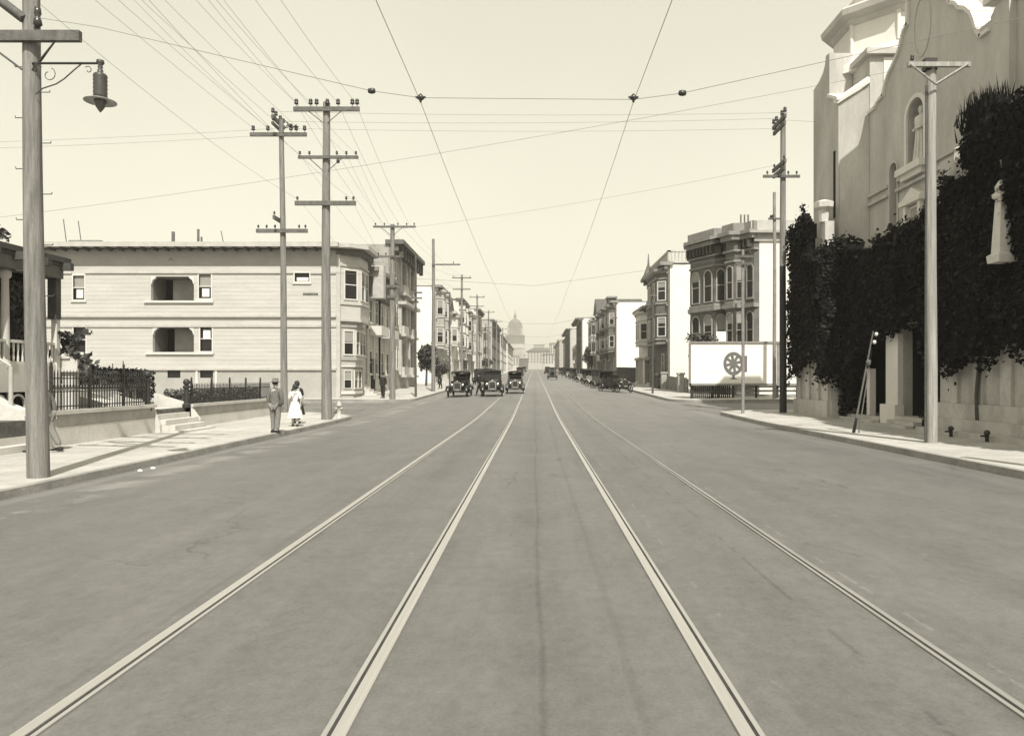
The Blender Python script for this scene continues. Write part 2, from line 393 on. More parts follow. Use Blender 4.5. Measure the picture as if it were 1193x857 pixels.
for s in (-1, 1):
    for rows, nm in ((near_rows if s < 0 else near_right, 'near'), (farr, 'far')):
        side = 'left' if s < 0 else 'right'
        def xf(Y):
            k = kx(s, Y) + s * .18
            xs = [k, k + s * 1.2, k + s * 2.6, k + s * 4.4, s * 30, s * 60]
            return xs if s > 0 else xs[::-1]
        sheet('sidewalk', 'sidewalk', rows, xf, lambda X, Y: sw_z(X, Y), f'pale concrete sidewalk on the {side} of the street, {nm} block')
        # kerb strip following the edge (and along the cross street)
        mb = MB(); path = [(kx(s, Y), Y) for Y in rows]
        ye = (Y1 if s < 0 else 37.4) if nm == 'near' else Y2
        if nm == 'near': path = path + [(s * 60, ye)]
        else: path = [(s * 60, ye)] + path
        out = []
        for i, (x, y) in enumerate(path):
            a = path[max(i - 1, 0)]; b = path[min(i + 1, len(path) - 1)]
            t = Vector((b[0] - a[0], b[1] - a[1])).normalized()
            nn = Vector((t.y, -t.x)) * (1 if s > 0 else -1)   # toward block
            out.append((x, y, x + nn.x * .18, y + nn.y * .18))
        rings = []
        for (x, y, xi, yi) in out:
            zt = sw_z(x, y) + .006; rings.append([(x, y, zt - .35), (x + (xi - x) * .12, y + (yi - y) * .12, zt), (xi, yi, zt + .002), (xi, yi, zt - .35)])
        mb.loft(rings, True, False)
        struct(mb.build('kerb', 'kerb'), f'worn stone kerb on the {side} of the street, {nm} block')

# rails -------------------------------------------------------------
def track(name, label, xc, inner_sign, steels):
    t = thing(name, label, 'tram track', (xc, 0, 0), 'streetcar tracks in the street')
    for k, (xr, outer) in enumerate(((xc - .735, -1), (xc + .735, 1))):
        rows = [-10 + i * 2 for i in range(60)] + list(range(110, 460, 10)); rows = sorted(set(rows))
        def strip(a, b, dz, m, nm, par):
            mb = MB(); rings = []
            for Y in rows:
                z0 = road_z(xr, Y)
                rings.append([(xr + a, Y, z0 - .03), (xr + a, Y, z0 + dz), (xr + b, Y, z0 + dz), (xr + b, Y, z0 - .03)])
            mb.loft(rings, True, False); return mb.build(nm, m, par)
        o = outer
        hw = .07 if steels[k] == 'rail_steel' else .04
        a, b = sorted((0.0, o * hw)); r = strip(a, b, .016, steels[k], 'rail', t)
        a, b = sorted((-o * .002, -o * .022)); strip(a, b, .006, 'rail_groove', 'groove', r)
        a, b = sorted((-o * .023, -o * .05)); strip(a, b, .013, 'rail_lip' if steels[k] != 'rail_dull' else 'rail_dull', 'guard_lip', r)
    return t
track('streetcar_track', 'left pair of grooved steel rails, both rails shiny, running to the horizon', -1.70, 1, ('rail_steel', 'rail_steel'))
track('streetcar_track', 'right pair of grooved steel rails, its outer rail dull and partly buried', 1.78, -1, ('rail_steel', 'rail_dull'))

# ================================================================== POLES
_ins = {}
def insulator(par, x, y, z, big=False, white=False):
    key = (big, white)
    if key not in _ins:
        mb = MB(); k = 1.7 if big else 1.0
        mb.lathe((0, 0, 0), [(.012, 0), (.012, .06 * k), (.05 * k, .07 * k), (.055 * k, .10 * k), (.035 * k, .12 * k), (.05 * k, .14 * k), (.045 * k, .18 * k), (.02 * k, .20 * k)], 8)
        o = mb.build('insulator', 'porcelain_white' if white else 'porcelain'); _ins[key] = o.data; COL.objects.unlink(o); bpy.data.objects.remove(o)
    o = bpy.data.objects.new('insulator', _ins[key]); COL.objects.link(o); o.parent = par
    o.location = Vector((x, y, z)) - parent_world(par); return o
def pole(label, X, Y, ztop, r0, r1, m='pole_wood', arms=(), group='wooden utility poles along the street', zb=None, steps=False, name='utility_pole', cat='utility pole', tar=None, n=14, lean=0.0):
    X0_ = X
    z0 = sw_z(X, Y) if zb is None else zb
    t = thing(name, label, cat, (X, Y, z0), group)
    mb = MB(); rings = []
    hs = [i / 10 for i in range(11)]
    sh = random.random() * 6
    for h in hs:
        z = z0 - .2 + (ztop - z0 + .2) * h; r = r0 + (r1 - r0) * h; wx = lean * h + .012 * sin(h * 7 + sh); wy = .012 * cos(h * 5 + sh)
        rings.append([(X + wx + r * cos(2 * pi * i / n) * (1 + .03 * sin(3 * i)), Y + wy + r * sin(2 * pi * i / n), z) for i in range(n)])
    if tar:
        k = int(tar * 10); MB().loft(rings[:k + 1], True, True).build('shaft', 'pole_tar', t); MB().loft(rings[k:], True, True).build('upper_shaft', m, t)
    else: mb.loft(rings, True, True).build('shaft', m, t)
    for a in arms:
        X = X0_ + lean * (a[0] - z0) / (ztop - z0); z, l, r, ax, pins = a[:5]; big = len(a) > 5 and 'b' in a[5]; brace = len(a) > 5 and 'v' in a[5]; hh = .06 if not (len(a) > 5 and 'h' in a[5]) else .09
        rp = r0 + (r1 - r0) * (z - z0) / (ztop - z0)
        am = MB(); off = -(rp + .05)
        if ax == 'x': am.box(X - l, X + r, Y + off - .05, Y + off + .05, z - hh, z + hh)
        else: am.box(X + off - .05, X + off + .05, Y - l, Y + r, z - hh, z + hh)
        ao = am.build('crossarm', 'arm_wood' if not (len(a) > 5 and 'L' in a[5]) else 'pole_wood_light', t)
        for q in pins:
            x, y = (X + q, Y + off) if ax == 'x' else (X + off, Y + q)
            insulator(ao, x, y, z + hh, big)
        if brace:
            bm_ = MB()
            for sg, e in ((-1, l), (1, r)):
                d = min(.75, e * .6)
                if ax == 'x': bm_.path([(X + sg * d, Y + off - .02, z - hh * .5), (X + sg * rp * .6, Y - rp * .8, z - .55)], .018, 4)
                else: bm_.path([(X + off - .02, Y + sg * d, z - hh * .5), (X - rp * .8, Y + sg * rp * .6, z - .55)], .018, 4)
            bm_.build('brace', 'iron_grey', t)
    if steps:
        z = z0 + 3.2; k = 0
        while z < ztop - .5:
            X = X0_ + lean * (z - z0) / (ztop - z0)
            sg = -1 if k % 2 else 1; rp = r0 + (r1 - r0) * (z - z0) / (ztop - z0)
            MB().path([(X + sg * (rp - .03), Y, z), (X + sg * (rp + .16), Y, z), (X + sg * (rp + .165), Y, z + .035)], .009, 5).build('climbing_step', 'iron_grey', t); z += .45; k += 1
    return t
W_N = 0
def wire(pts, r=.006, sag=.0, label='thin overhead wire above the street', group='overhead wires', n=14, m='wire', cat='wire', name='overhead_wire', rend=None):
    """pts: list of anchor points; each span sags"""
    P = []
    for a, b in zip(pts[:-1], pts[1:]):
        a = Vector(a); b = Vector(b); k = n
        for i in range(k):
            t = i / k; p = a.lerp(b, t); p.z -= sag * 4 * t * (1 - t) * ((b - a).length / 20) ** 1.0; P.append(p)
    P.append(Vector(pts[-1]))
    mb = MB().path(P, r, 4, True, r1=rend); return tag(mb.build(name, m), label, cat, group)

# P1: big near pole with street lamp
P1X, P1Y = -8.78, 12.9
p1 = pole('stout weathered pole nearest the camera at far left, carrying the street lamp', P1X, P1Y, 13.4, .18, .11, steps=True, lean=-.2,
          arms=[(7.66, 1.5, .98, 'x', (-1.1, -.6), 'hv'), (9.1, 1.25, 1.25, 'x', (-1.1, -.5, .5, 1.1), 'v'), (11.0, 1.3, 1.3, 'x', (-1.1, -.6, .6, 1.1), 'v'), (12.9, 1.5, 1.5, 'x', (-1.3, -.5, .1, .75, 1.35), 'v')])
MB().path([(P1X - 1.15, P1Y - .1, 8.75), (P1X - .17, P1Y - .12, 8.0)], .085, 4).build('timber_brace', 'arm_wood', p1)
MB().lathe((P1X + .06, P1Y - .1, 7.86), [(.03, 0), (.075, .05), (.06, .14), (.03, .18), (.06, .24), (.05, .34), (.02, .36)], 9).build('guy_insulator', 'porcelain', p1)
MB().path([(P1X + .02, P1Y - .12, 7.1), (P1X + .4, P1Y - .14, 7.6)], .012, 4).build('arm_strap', 'iron_grey', p1)
# lamp bracket (a thing attached to the pole)
lz = 7.22; lx0 = P1X + .04; lx1 = P1X + 1.16; ly = P1Y - .12
lamp = thing('street_lamp', 'dark pendant street lamp with ribbed housing on a scrolled iron bracket', 'street lamp', (lx0, ly, lz))
MB().tube((lx0 - .06, ly, lz), (lx1, ly, lz), .022, n=8).build('bracket_arm', 'iron', lamp)
sc = MB()
def spiral(cx, cz, r0, r1, a0, a1, n=26): return [(cx + (r0 + (r1 - r0) * i / n) * cos(a0 + (a1 - a0) * i / n), ly, cz + (r0 + (r1 - r0) * i / n) * sin(a0 + (a1 - a0) * i / n)) for i in range(n + 1)]
sc.path(spiral(lx0 + .23, lz - .20, .125, .05, 1.2, 1.2 - 5.6), .0075, 5)
sc.path(spiral(lx0 + .92, lz - .12, .07, .02, 2.4, 2.4 - 5.5), .0075, 5)
sc.path([(lx0 + .8, ly, lz - .01), (lx0 + .68, ly, lz - .11), (lx0 + .5, ly, lz - .27), (lx0 + .36, ly, lz - .36), (lx0 + .24, ly, lz - .40), (lx0 + .12, ly, lz - .44), (lx0 + .0, ly, lz - .54)], .012, 5)
sc.path(spiral(lx0 + .05, lz - .07, .05, .015, 0, 5), .007, 5)
sc.build('scrollwork', 'iron_grey', lamp)
hd = MB(); c = (lx1 + .01, ly, lz)
hd.lathe(c, [(.03, .06), (.06, .05), (.065, 0), (.03, -.04), (.045, -.07), (.03, -.1), (.05, -.13), (.04, -.16), (.095, -.19)] + [(.105 + .012 * (i % 2), -.20 - .035 * i) for i in range(12)] + [(.09, -.62), (.03, -.63)], 16)
hd.build('lamp_housing', 'lamp_metal', lamp)
MB().lathe(c, [(.07, -.60), (.12, -.62), (.26, -.665), (.262, -.675), (.12, -.648), (.06, -.64)], 24).build('reflector', 'reflector', lamp)
MB().lathe(c, [(.10, -.655), (.10, -.70), (.07, -.77), (.03, -.83), (.008, -.86)], 14).build('globe', 'lamp_glass', lamp)

P2X, P2Y = -8.8, 30.8
p2 = pole('tall pole with three crossarms at the near left corner, standing just past the two walkers', P2X, P2Y, 13.35, .22, .145, steps=False, arms=[
    (13.0, 1.32, 1.45, 'x', (-1.2, -.6, -.35, .1, .55, 1.15, 1.35), 'bvh'), (10.98, 1.12, 1.4, 'x', (-1.05, -.65, .5, .9, 1.3), 'v'), (9.05, 1.25, 1.3, 'x', (-1.15, .9, 1.2), 'h')])
MB().lathe((P2X + .55, P2Y - .2, 10.75), [(.02, .16), (.07, .12), (.07, 0), (.02, -.02)], 8).build('junction_box', 'iron', p2)
MB().box(P2X - .8, P2X - .2, P2Y - .6, P2Y - .5, 5.15, 5.25).build('cable_bracket', 'arm_wood', p2)
PX, PY = -12.0, 35.0
pc = pole('slender pole with tangled crossarms behind the standing man, on the cross street', PX, PY, 14.1, .17, .11, lean=-.15, arms=[
    (13.35, 1.45, 1.25, 'x', (-1.3, -.6, .5, .75, 1.15), 'bh'), (14.0, .8, .8, 'y', (-.7, -.3, .3, .7), 'bh'), (13.7, .8, .8, 'y', (-.6, .5), 'b'),
    (8.75, 1.2, 1.25, 'x', (-1.1, -.7, -.3, .85, 1.15), 'h'), (9.3, .7, .7, 'y', (-.6, .6), 'h')])
kp = MB()
for i in range(6): kp.path([(PX - .15 + .15 + i * .12, PY - .3, 13.5 + .1 * (i % 3)), (PX + .25 + i * .1, PY - .25, 13.8 - .1 * (i % 2)), (PX + .1 + i * .1, PY - .2, 14.0 - .08 * i)], .025, 4)
kp.build('cable_tangle', 'iron', pc)
pole('pole with a single wide top crossarm at the far left corner, person waiting beside it', -9.6, 49.2, 12.1, .2, .14, arms=[(11.9, 1.25, 1.6, 'x', (-1.1, -.5, .4, 1.0, 1.5), 'v'), (9.9, 1.0, .6, 'x', (-.9, -.4), ''), (7.9, .35, .35, 'x', (), 'h'), (7.2, .3, .3, 'x', (), 'h')])
pole('bare tall pole in front of the gap between the left buildings, with one side bracket', -9.0, 64.8, 14.1, .18, .12, arms=[(11.8, .1, 2.4, 'x', (1.8,), '')])
pole('thin dark trolley pole standing close before the tall brick flats', -8.75, 53.6, 10.7, .09, .07, m='iron_grey', arms=[(8.0, .3, .5, 'x', (), ''), (7.6, .3, .5, 'x', (), '')], group='trolley wire poles', name='trolley_pole', cat='trolley pole', n=8)
for Y, zt, l in ((90, 14.5, 'fifth utility pole down the left side of the street'), (114, 14.8, 'sixth utility pole down the left side, hazy'), (142, 15, 'seventh utility pole down the left side, small and hazy'), (172, 15.5, 'eighth utility pole down the left side, faint'), (205, 16, 'farthest utility pole on the left side, very faint')):
    pole(l, -9.0, Y, zt, .17, .12, arms=[(zt - .4, 1.2, 1.2, 'x', (-1, 1), ''), (zt - 1.8, 1.1, 1.1, 'x', (), '')], n=8)
for Y, l in ((75, 'second trolley pole on the left, slim and dark'), (102, 'third trolley pole on the left, slim and hazy'), (130, 'fourth trolley pole on the left, tiny')):
    pole(l, -8.75, Y, zr(Y) + 9.8, .09, .06, m='iron_grey', arms=[(zr(Y) + 9.0, .1, 1.6, 'x', (), '')], group='trolley wire poles', name='trolley_pole', cat='trolley pole', n=8)
# right side poles
R1X, R1Y = 10.7, 19.7
pr = pole('pale smooth pole before the church steps with a braced top arm', R1X, R1Y, 10.15, .15, .12, m='pole_wood_light', zb=sw_z(10.7, 19.7),
     arms=[(10.1, .72, .95, 'x', (-.6,), 'L')])
vb = MB(); vb.path([(R1X - .68, R1Y - .24, 10.08), (R1X, R1Y - .24, 9.55)], .035, 4); vb.path([(R1X + .85, R1Y - .24, 10.08), (R1X, R1Y - .24, 9.55)], .035, 4); vb.build('arm_brace', 'pole_wood_light', pr)
MB().tube((R1X - .17, R1Y - .03, 0), (R1X - .14, R1Y - .03, 9.6), .03, n=6).build('conduit', 'iron_grey', pr)
MB().box(R1X - .2, R1X + .12, R1Y - .1, R1Y + .1, 10.0, 10.32).build('pole_cap', 'iron', pr)
XRX, XRY = 13.0, 38.0
RPX, RPY = 13.0, 37.4
pole('tall dark pole with tarred lower half beside the ivy-covered church corner', 11.9, 35.0, 14.3, .17, .12, tar=.5, arms=[
    (14.0, .9, .9, 'y', (-.8, -.4, .4, .8), 'bh'), (13.7, .8, .8, 'y', (-.6, .6), 'h'), (11.9, .9, .9, 'y', (-.7, .7), 'h'), (11.6, .8, .8, 'y', (-.6,), 'h'), (11.35, 1.0, .75, 'x', (-.8, .2, .6), '')])
pole('slim pole across the side street in front of the billboard, with one short arm', 16.1, 49.0, 14.2, .13, .1, arms=[(12.4, .45, .55, 'x', (-.3, .4), ''), (12.6, .4, .4, 'y', (), '')], m='grey_wood', zb=zr(49) - .1)
pole('slim light trolley pole at the near right kerb corner with double arms', 10.0, 35.05, 7.9, .085, .07, m='grey_wood', arms=[(7.55, .45, .45, 'x', (-.3, .3), ''), (7.2, .4, .4, 'x', (), '')], group='trolley wire poles', name='trolley_pole', cat='trolley pole', n=8)
for Y, l in ((60, 'first trolley pole beyond the right corner, by the balustraded house'), (88, 'second trolley pole down the right side'), (120, 'third trolley pole down the right side, hazy')):
    pole(l, 9.7, Y, zr(Y) + 8.5, .09, .06, m='iron_grey', arms=[(zr(Y) + 8.0, .4, .3, 'x', (), '')], group='trolley wire poles', name='trolley_pole', cat='trolley pole', n=8)
pole('short pole just outside the right edge that holds the near span wire', 10.9, 9.9, 8.2, .15, .12, group=None)

# leaning pole with small insulators in front of the church
lp = thing('leaning_prop', 'thin slanted prop with two small white knobs, before the dark church doorway', 'prop', (10.05, 23.0, 0))
MB().tube((10.05, 23.0, .0), (10.72, 23.1, 3.2), .035, .025, n=7).tube((10.17, 22.9, .0), (10.6, 23.05, 2.3), .022, .018, n=6).build('shaft', 'dark_paint', lp)
MB().tube((10.05, 23.0, .0), (10.15, 23.02, .45), .05, .045, n=7).build('foot', 'iron', lp)
MB().lathe((10.53, 23.03, 2.2), [(.02, -.1), (.07, -.07), (.08, .05), (.04, .1)], 8).build('clamp', 'dark_paint', lp)
for dz, dx in ((2.85, .63), (3.1, .69)): MB().lathe((10.07 + dx, 22.98, dz), [(.01, -.06), (.05, -.04), (.055, .03), (.02, .06)], 8).build('knob', 'porcelain_white', lp)

# ================================================================== WIRES
G = 'wires running along the left pole line'
def arm_pts(xo, zo): return None
top = lambda q, z: [(P1X * 1.0 + q, -12, z + .1), (P1X + q, 12.75, z), (P2X + q, 30.6, z + .1)]
P3 = (-9.6, 49.2)
for i, q in enumerate((-1.2, -.6, .55, 1.3)):
    wire([(P1X + q, -14, 13.2), (P1X + q, 12.75, 13.1), (P2X + q, 30.6, 13.25), (P3[0] + q * .9, 49, 12.1), (-9.0 + q * .6, 90, 14.3)], .0065, .35, 'overhead wire strung along the tops of the left poles', G)
for q in (-1.05, .9, 1.3):
    wire([(P1X + q, -14, 11.2), (P1X + q * .9, 12.75, 11.2), (P2X + q, 30.6, 11.1), (P3[0] + q * .8, 49, 10.0), (-9.0 + q * .6, 90, 12.9)], .005, .35, 'overhead wire on the middle crossarms of the left poles', G)
for q in (-1.1, 1.15):
    wire([(P1X + q, -14, 9.3), (P1X + q, 12.75, 9.3), (P2X + q, 30.6, 9.2), (P3[0] + q * .5, 49, 8.0)], .005, .35, 'overhead wire on the lowest crossarms of the left poles', G)
for q in (-1.3, -.6, .1, .8):
    wire([(PX + q + .2, -14, 14.0), (PX + q, 34.8, 13.55)], .007, .3, 'overhead wire slanting up from the slender cross-street pole', 'wires to the slender cross-street pole', n=20)
G2 = 'wires crossing over the side street'
for i, (z1, z2, yy) in enumerate(((14.25, 14.2, -.7), (14.1, 14.25, .2), (13.9, 13.9, .6))):
    wire([(PX, PY + yy, z1), (11.9, 35.0 + yy, z2)], .006, .12, 'faint wire spanning high across the street between the corner poles', G2, n=20)
for i, (dz) in enumerate((0, -.3)):
    wire([(-60, PY + .5, 13.6 + dz), (PX, PY + .5, 13.9 + dz)], .006, .3, 'faint wire going off left from the slender pole', G2)
wire([(11.9, 35.0, 14.1), (60, 36, 14.4)], .006, .3, 'faint wire going off right behind the church tower', None)
wire([at(-40, 258, 26), (R1X, R1Y, 10.2)], .005, .18, 'long guy wire rising gently to the right across the whole sky', None, n=30)
wire([(P3[0], 49, 11.7), (11.9, 35.0, 12.0)], .006, .2, 'faint wire from the far left corner pole to the tarred pole', None, n=20)
wire([(-8.8, 30.8, 6.2), (0, 33, 5.9), (10.0, 35.05, 7.6)], .006, .05, 'span wire over the near edge of the side street', 'span wires holding the trolley wires')
for Y in (60, 88, 120):
    wire([(-8.9, Y, zr(Y) + 7.3), (-1.7, Y, zr(Y) + 5.7), (1.6, Y, zr(Y) + 5.7), (9.7, Y, zr(Y) + 7.3)], .008, .02, f'span wire at the {dict([(60,"first"),(88,"second"),(120,"third")])[Y]} trolley pole beyond the side street', 'span wires holding the trolley wires', n=5)
# near span wire with insulators
A = (P1X + .0, 12.7, 8.0); LH = at(490, 114, 10.9); RH = at(738, 116, 10.9); B = (10.9, 9.9, 7.55)
LHi = at(433, 106, 11.2); RHi = at(795, 108.5, 10.75)
wire([A, (P1X + 1.3, 12.5, 7.72), LHi, LH, RH, RHi, B], .0042, .01, 'nearest span wire crossing the sky with four dark insulators', 'span wires holding the trolley wires', n=4)
for p, l in ((LHi, 'dark strain insulator left of the left trolley hanger'), (RHi, 'dark strain insulator right of the right trolley hanger')):
    tag(MB().lathe(p, [(.008, -.06), (.035, -.05), (.045, 0), (.035, .05), (.008, .06)], 10, 'x').build('strain_insulator', 'porcelain'), l, 'insulator', 'strain insulators on the near span wire')
TL, TR = LH.x, RH.x; TZ = LH.z - .06
for sx, lab in ((TL, 'left'), (TR, 'right')):
    pts = [(sx, -12, TZ + .1), (sx, 10.9, TZ), (sx * 1.0, 33, 5.75), (sx, 60, zr(60) + 5.6), (sx, 88, zr(88) + 5.6), (sx, 120, zr(120) + 5.6), (sx, 200, zr(200) + 5.6)]
    wire(pts, .0042, .16, f'{lab} trolley contact wire running away above the {lab} track', 'trolley contact wires', n=8)
    h = thing('trolley_hanger', f'dark bell-shaped hanger holding the {lab} trolley wire', 'wire hanger', (sx, 10.9, TZ + .06), 'trolley wire hangers')
    MB().lathe((sx, 10.9, TZ), [(.015, -.01), (.02, .02), (.05, .04), (.055, .07), (.03, .10), (.012, .12)], 10).build('bell', 'porcelain', h)
    MB().box(sx - .075, sx + .075, 10.885, 10.915, TZ + .055, TZ + .08).build('ear', 'iron', h)
# ================================================================== LEFT WOODEN FLATS (B1)
zb = zr(50)
HX0, HX1, HY = -34.0, -13.6, 50.0
b1 = thing('apartment_house', 'long white clapboard house with two recessed balconies at the far left corner', 'house', (-24, 54, zb))
F1 = Fr(HX0, HY, 1, 0)                      # faces the camera
def ux(px): return (px - VX) * HY / F0 - HX0
def zz(py): return CZ + (VY - py) * HY / F0
U = HX1 - HX0
zt = zz(287); zw = zz(429)
pH = [(ux(176), ux(226), zz(350), zz(322)), (ux(178), ux(226), zz(410), zz(381))]
wH = [(ux(85.5), ux(98.5), zz(349), zz(321)), (ux(86), ux(100), zz(410), zz(381)), (ux(232), ux(246), zz(347.5), zz(319.5)), (ux(233.5), ux(247), zz(409), zz(380)),
      (ux(343.5), ux(360.5), zz(328), zz(318))]
bH = [(ux(195), ux(210), zz(440), zz(431)), (ux(233), ux(248), zz(440), zz(431)), (ux(128), ux(162), zz(437), zz(430.5))]
holes = pH + wH
ww = MB(); cells(ww, F1, 0, U, zw, zt, holes, -.3, 0)
ww.box(HX0, HX1, HY + 2.5, HY + 7.6, zw, zt)      # rest of the volume behind the porches
ww.box(HX0, HX0 + .25, HY + .3, HY + 2.5, zw, zt); ww.box(HX1 - .25, HX1, HY + .3, HY + 2.5, zw, zt)
for q in holes[2:]: pass
ww.build('wall', 'white_siding', b1)
fr_z = zz(309)
lp_ = MB(); belts = [(zz(371.5), zz(368)), (zz(380), zz(377.5)), (zz(319.5), zz(316.8))]
laps(lp_, F1, 0, U, zw, zz(380), holes, .28); laps(lp_, F1, 0, U, zz(368), zz(319.5), holes, .28)
lp_.build('clapboards', 'white_siding', b1)
tr = MB()
tr.fbox(F1, 0, U, zz(381), zz(378), 0.002, .09)
tr.fbox(F1, 0, U, zz(369.5), zz(367), 0.002, .16)
tr.fbox(F1, 0, U, zz(319.5), zz(317), 0.002, .08) if False else None
tr.fbox(F1, 0, ux(84), zz(319), zz(317), 0.002, .09); tr.fbox(F1, ux(99.5), ux(342), zz(318.6), zz(316.6), 0.002, .09); tr.fbox(F1, ux(362), U, zz(319), zz(317), 0.002, .09)
tr.fbox(F1, 0, U, zw - .12, zw + .03, .002, .1)
tr.build('belt_moulding', 'cream_trim', b1)
MB().fbox(F1, 0, U, fr_z, zt - .25, .003, .03).build('frieze_eave_shade', 'frieze_eave_shade', b1)  # frieze board toned darker to carry the shadow of the eave
# eave + fascia
ev = MB(); ev.box(HX0 - .3, HX1 + .3, HY - .85, HY + 7.8, zt - .12, zt); ev.build('eave', 'cream_trim', b1)
MB().box(HX0 - .35, HX1 + .35, HY - .93, HY - .85, zt - .16, zt + .16).build('fascia', 'cream_trim', b1)
br = MB().fbox(F1, .2, U, zt - .2, zt - .122, .03, .1); u = .3
while u < U: br.fbox(F1, u, u + .12, zt - .34, zt - .12, .03, .75); u += .78
br.build('eave_brackets', 'eave_dark', b1)
rf = MB(); rf.add([(HX0 - .3, HY - .85, zt + .16), (HX1 + .3, HY - .85, zt + .16), (HX1 + .3, HY + 7.8, zt + .16), (HX0 - .3, HY + 7.8, zt + .16), (HX0 + 3, HY + 3, zt + .75), (HX1 - 5, HY + 3, zt + .6), (HX1 - 5, HY + 5, zt + .6), (HX0 + 3, HY + 5, zt + .75)],
       [(0, 1, 5, 4), (1, 2, 6, 5), (2, 3, 7, 6), (3, 0, 4, 7), (4, 5, 6, 7), (0, 3, 2, 1)]); rf.build('roof', 'roof_grey', b1)
MB().box(HX0 + 1.4, HX0 + 3.6, HY + 1, HY + 3, zt + .2, zt + .62).build('skylight', 'roof_grey', b1)
# basement
bs = MB(); cells(bs, F1, 0, U, zb - .5, zw - .12, bH, -.3, -.02); bs.box(HX0, HX1, HY + .3, HY + 7.6, zb - .5, zw - .12); bs.build('basement_wall', 'stucco_base', b1)
for i, h in enumerate(bH): window(b1, F1, *h, d=-.12, trim='white_trim', split=False, sill=False, proud=.09)
# extra pilaster strips near basement windows
MB().fbox(F1, ux(228), ux(230.5), zz(447), zz(431), -.02, .04).fbox(F1, ux(250.5), ux(253), zz(455), zz(431), -.02, .04).build('basement_trim', 'white_trim', b1)
for i, h in enumerate(wH):
    window(b1, F1, *h, d=-.12, blind=(.5, 0, .55, 0, 0)[i], curtain=(.45, 0, .42, 0, 0)[i], split=(i != 4), proud=.16)
MB().fbox(F1, wH[3][0] + .15, wH[3][1] - .15, zz(394), zz(384), -.1, -.095).build('curtain', 'curtain', b1)
MB().fbox(F1, wH[4][0] + .1, wH[4][1] - .1, zz(327), zz(323), -.105, -.1).build('curtain', 'curtain', b1)
# recessed balconies
for k, (a, b, c, e) in enumerate(pH):
    bal = MB(); bal.fbox(F1, a - .1, b + .1, c - .05, c, -2.3, -.3); bal.fbox(F1, a - .1, b + .1, e, e + .1, -2.3, -.3)
    bal.fbox(F1, a - .12, a - .02, c, e, -2.3, -.3); bal.fbox(F1, b + .02, b + .12, c, e, -2.3, -.3)
    bo = bal.build('balcony', 'porch_dark', b1)
    lb = MB(); laps(lb, F1, a + .75, b - .1, c, e, [], .2, -1.55, .03); lb.fbox(F1, a + .75, b - .1, c, e, -1.7, -1.55); lb.build('balcony_wall', 'mid_paint', bo)
    MB().fbox(F1, a - .02, a + .75, c, e, -2.2, -2.1).build('balcony_door', 'dark_void', bo)
    tb = MB(); tb.fbox(F1, a - .45, b + 1.35, c - .16, c - .02, .003, .14)
    for q, sg in ((b, -1), (a, 1)):
        pts = [(q, e), (q + sg * .35, e), (q + sg * .3, e - .12), (q + sg * .12, e - .25), (q + sg * .04, e - .5), (q, e - .55)]
        tb.fprism(F1, pts if sg < 0 else pts[::-1], -.2, .03)
    tb.build('balcony_trim', 'white_trim', bo)
MB().fprism(F1, [(ux(196), zz(304)), (ux(199), zz(300)), (ux(203), zz(304)), (ux(200), zz(302.5))], .03, .06).build('ornament', 'grey_wood', b1)
for px, py, r in ((176.5, 270, .12), (207.5, 267, .09), (211.5, 276, .07)):
    MB().tube((HX0 + ux(px), HY + 3, zt + .4), (HX0 + ux(px), HY + 3, CZ + (VY - py) * 53 / F0), r, n=8).build('chimney_pipe', 'dark_paint', b1)
for px, r in ((343, .5), (360, .3), (373, .3)):
    X_ = HX0 + ux(px)
    MB().lathe((X_, HY + 3, zt + .2), [(r * .5, 0), (r * .5, .35), (r, .4), (r * .9, .5), (.05, .72)], 8).build('roof_vent', 'roof_grey', b1)
for px, py in ((75, 250), (57, 248), (248, 262)):
    MB().tube((HX0 + ux(px), HY + 2, zt), (HX0 + ux(px) - .3, HY + 2, zz(py)), .03, n=5).build('roof_mast', 'iron_grey', b1)
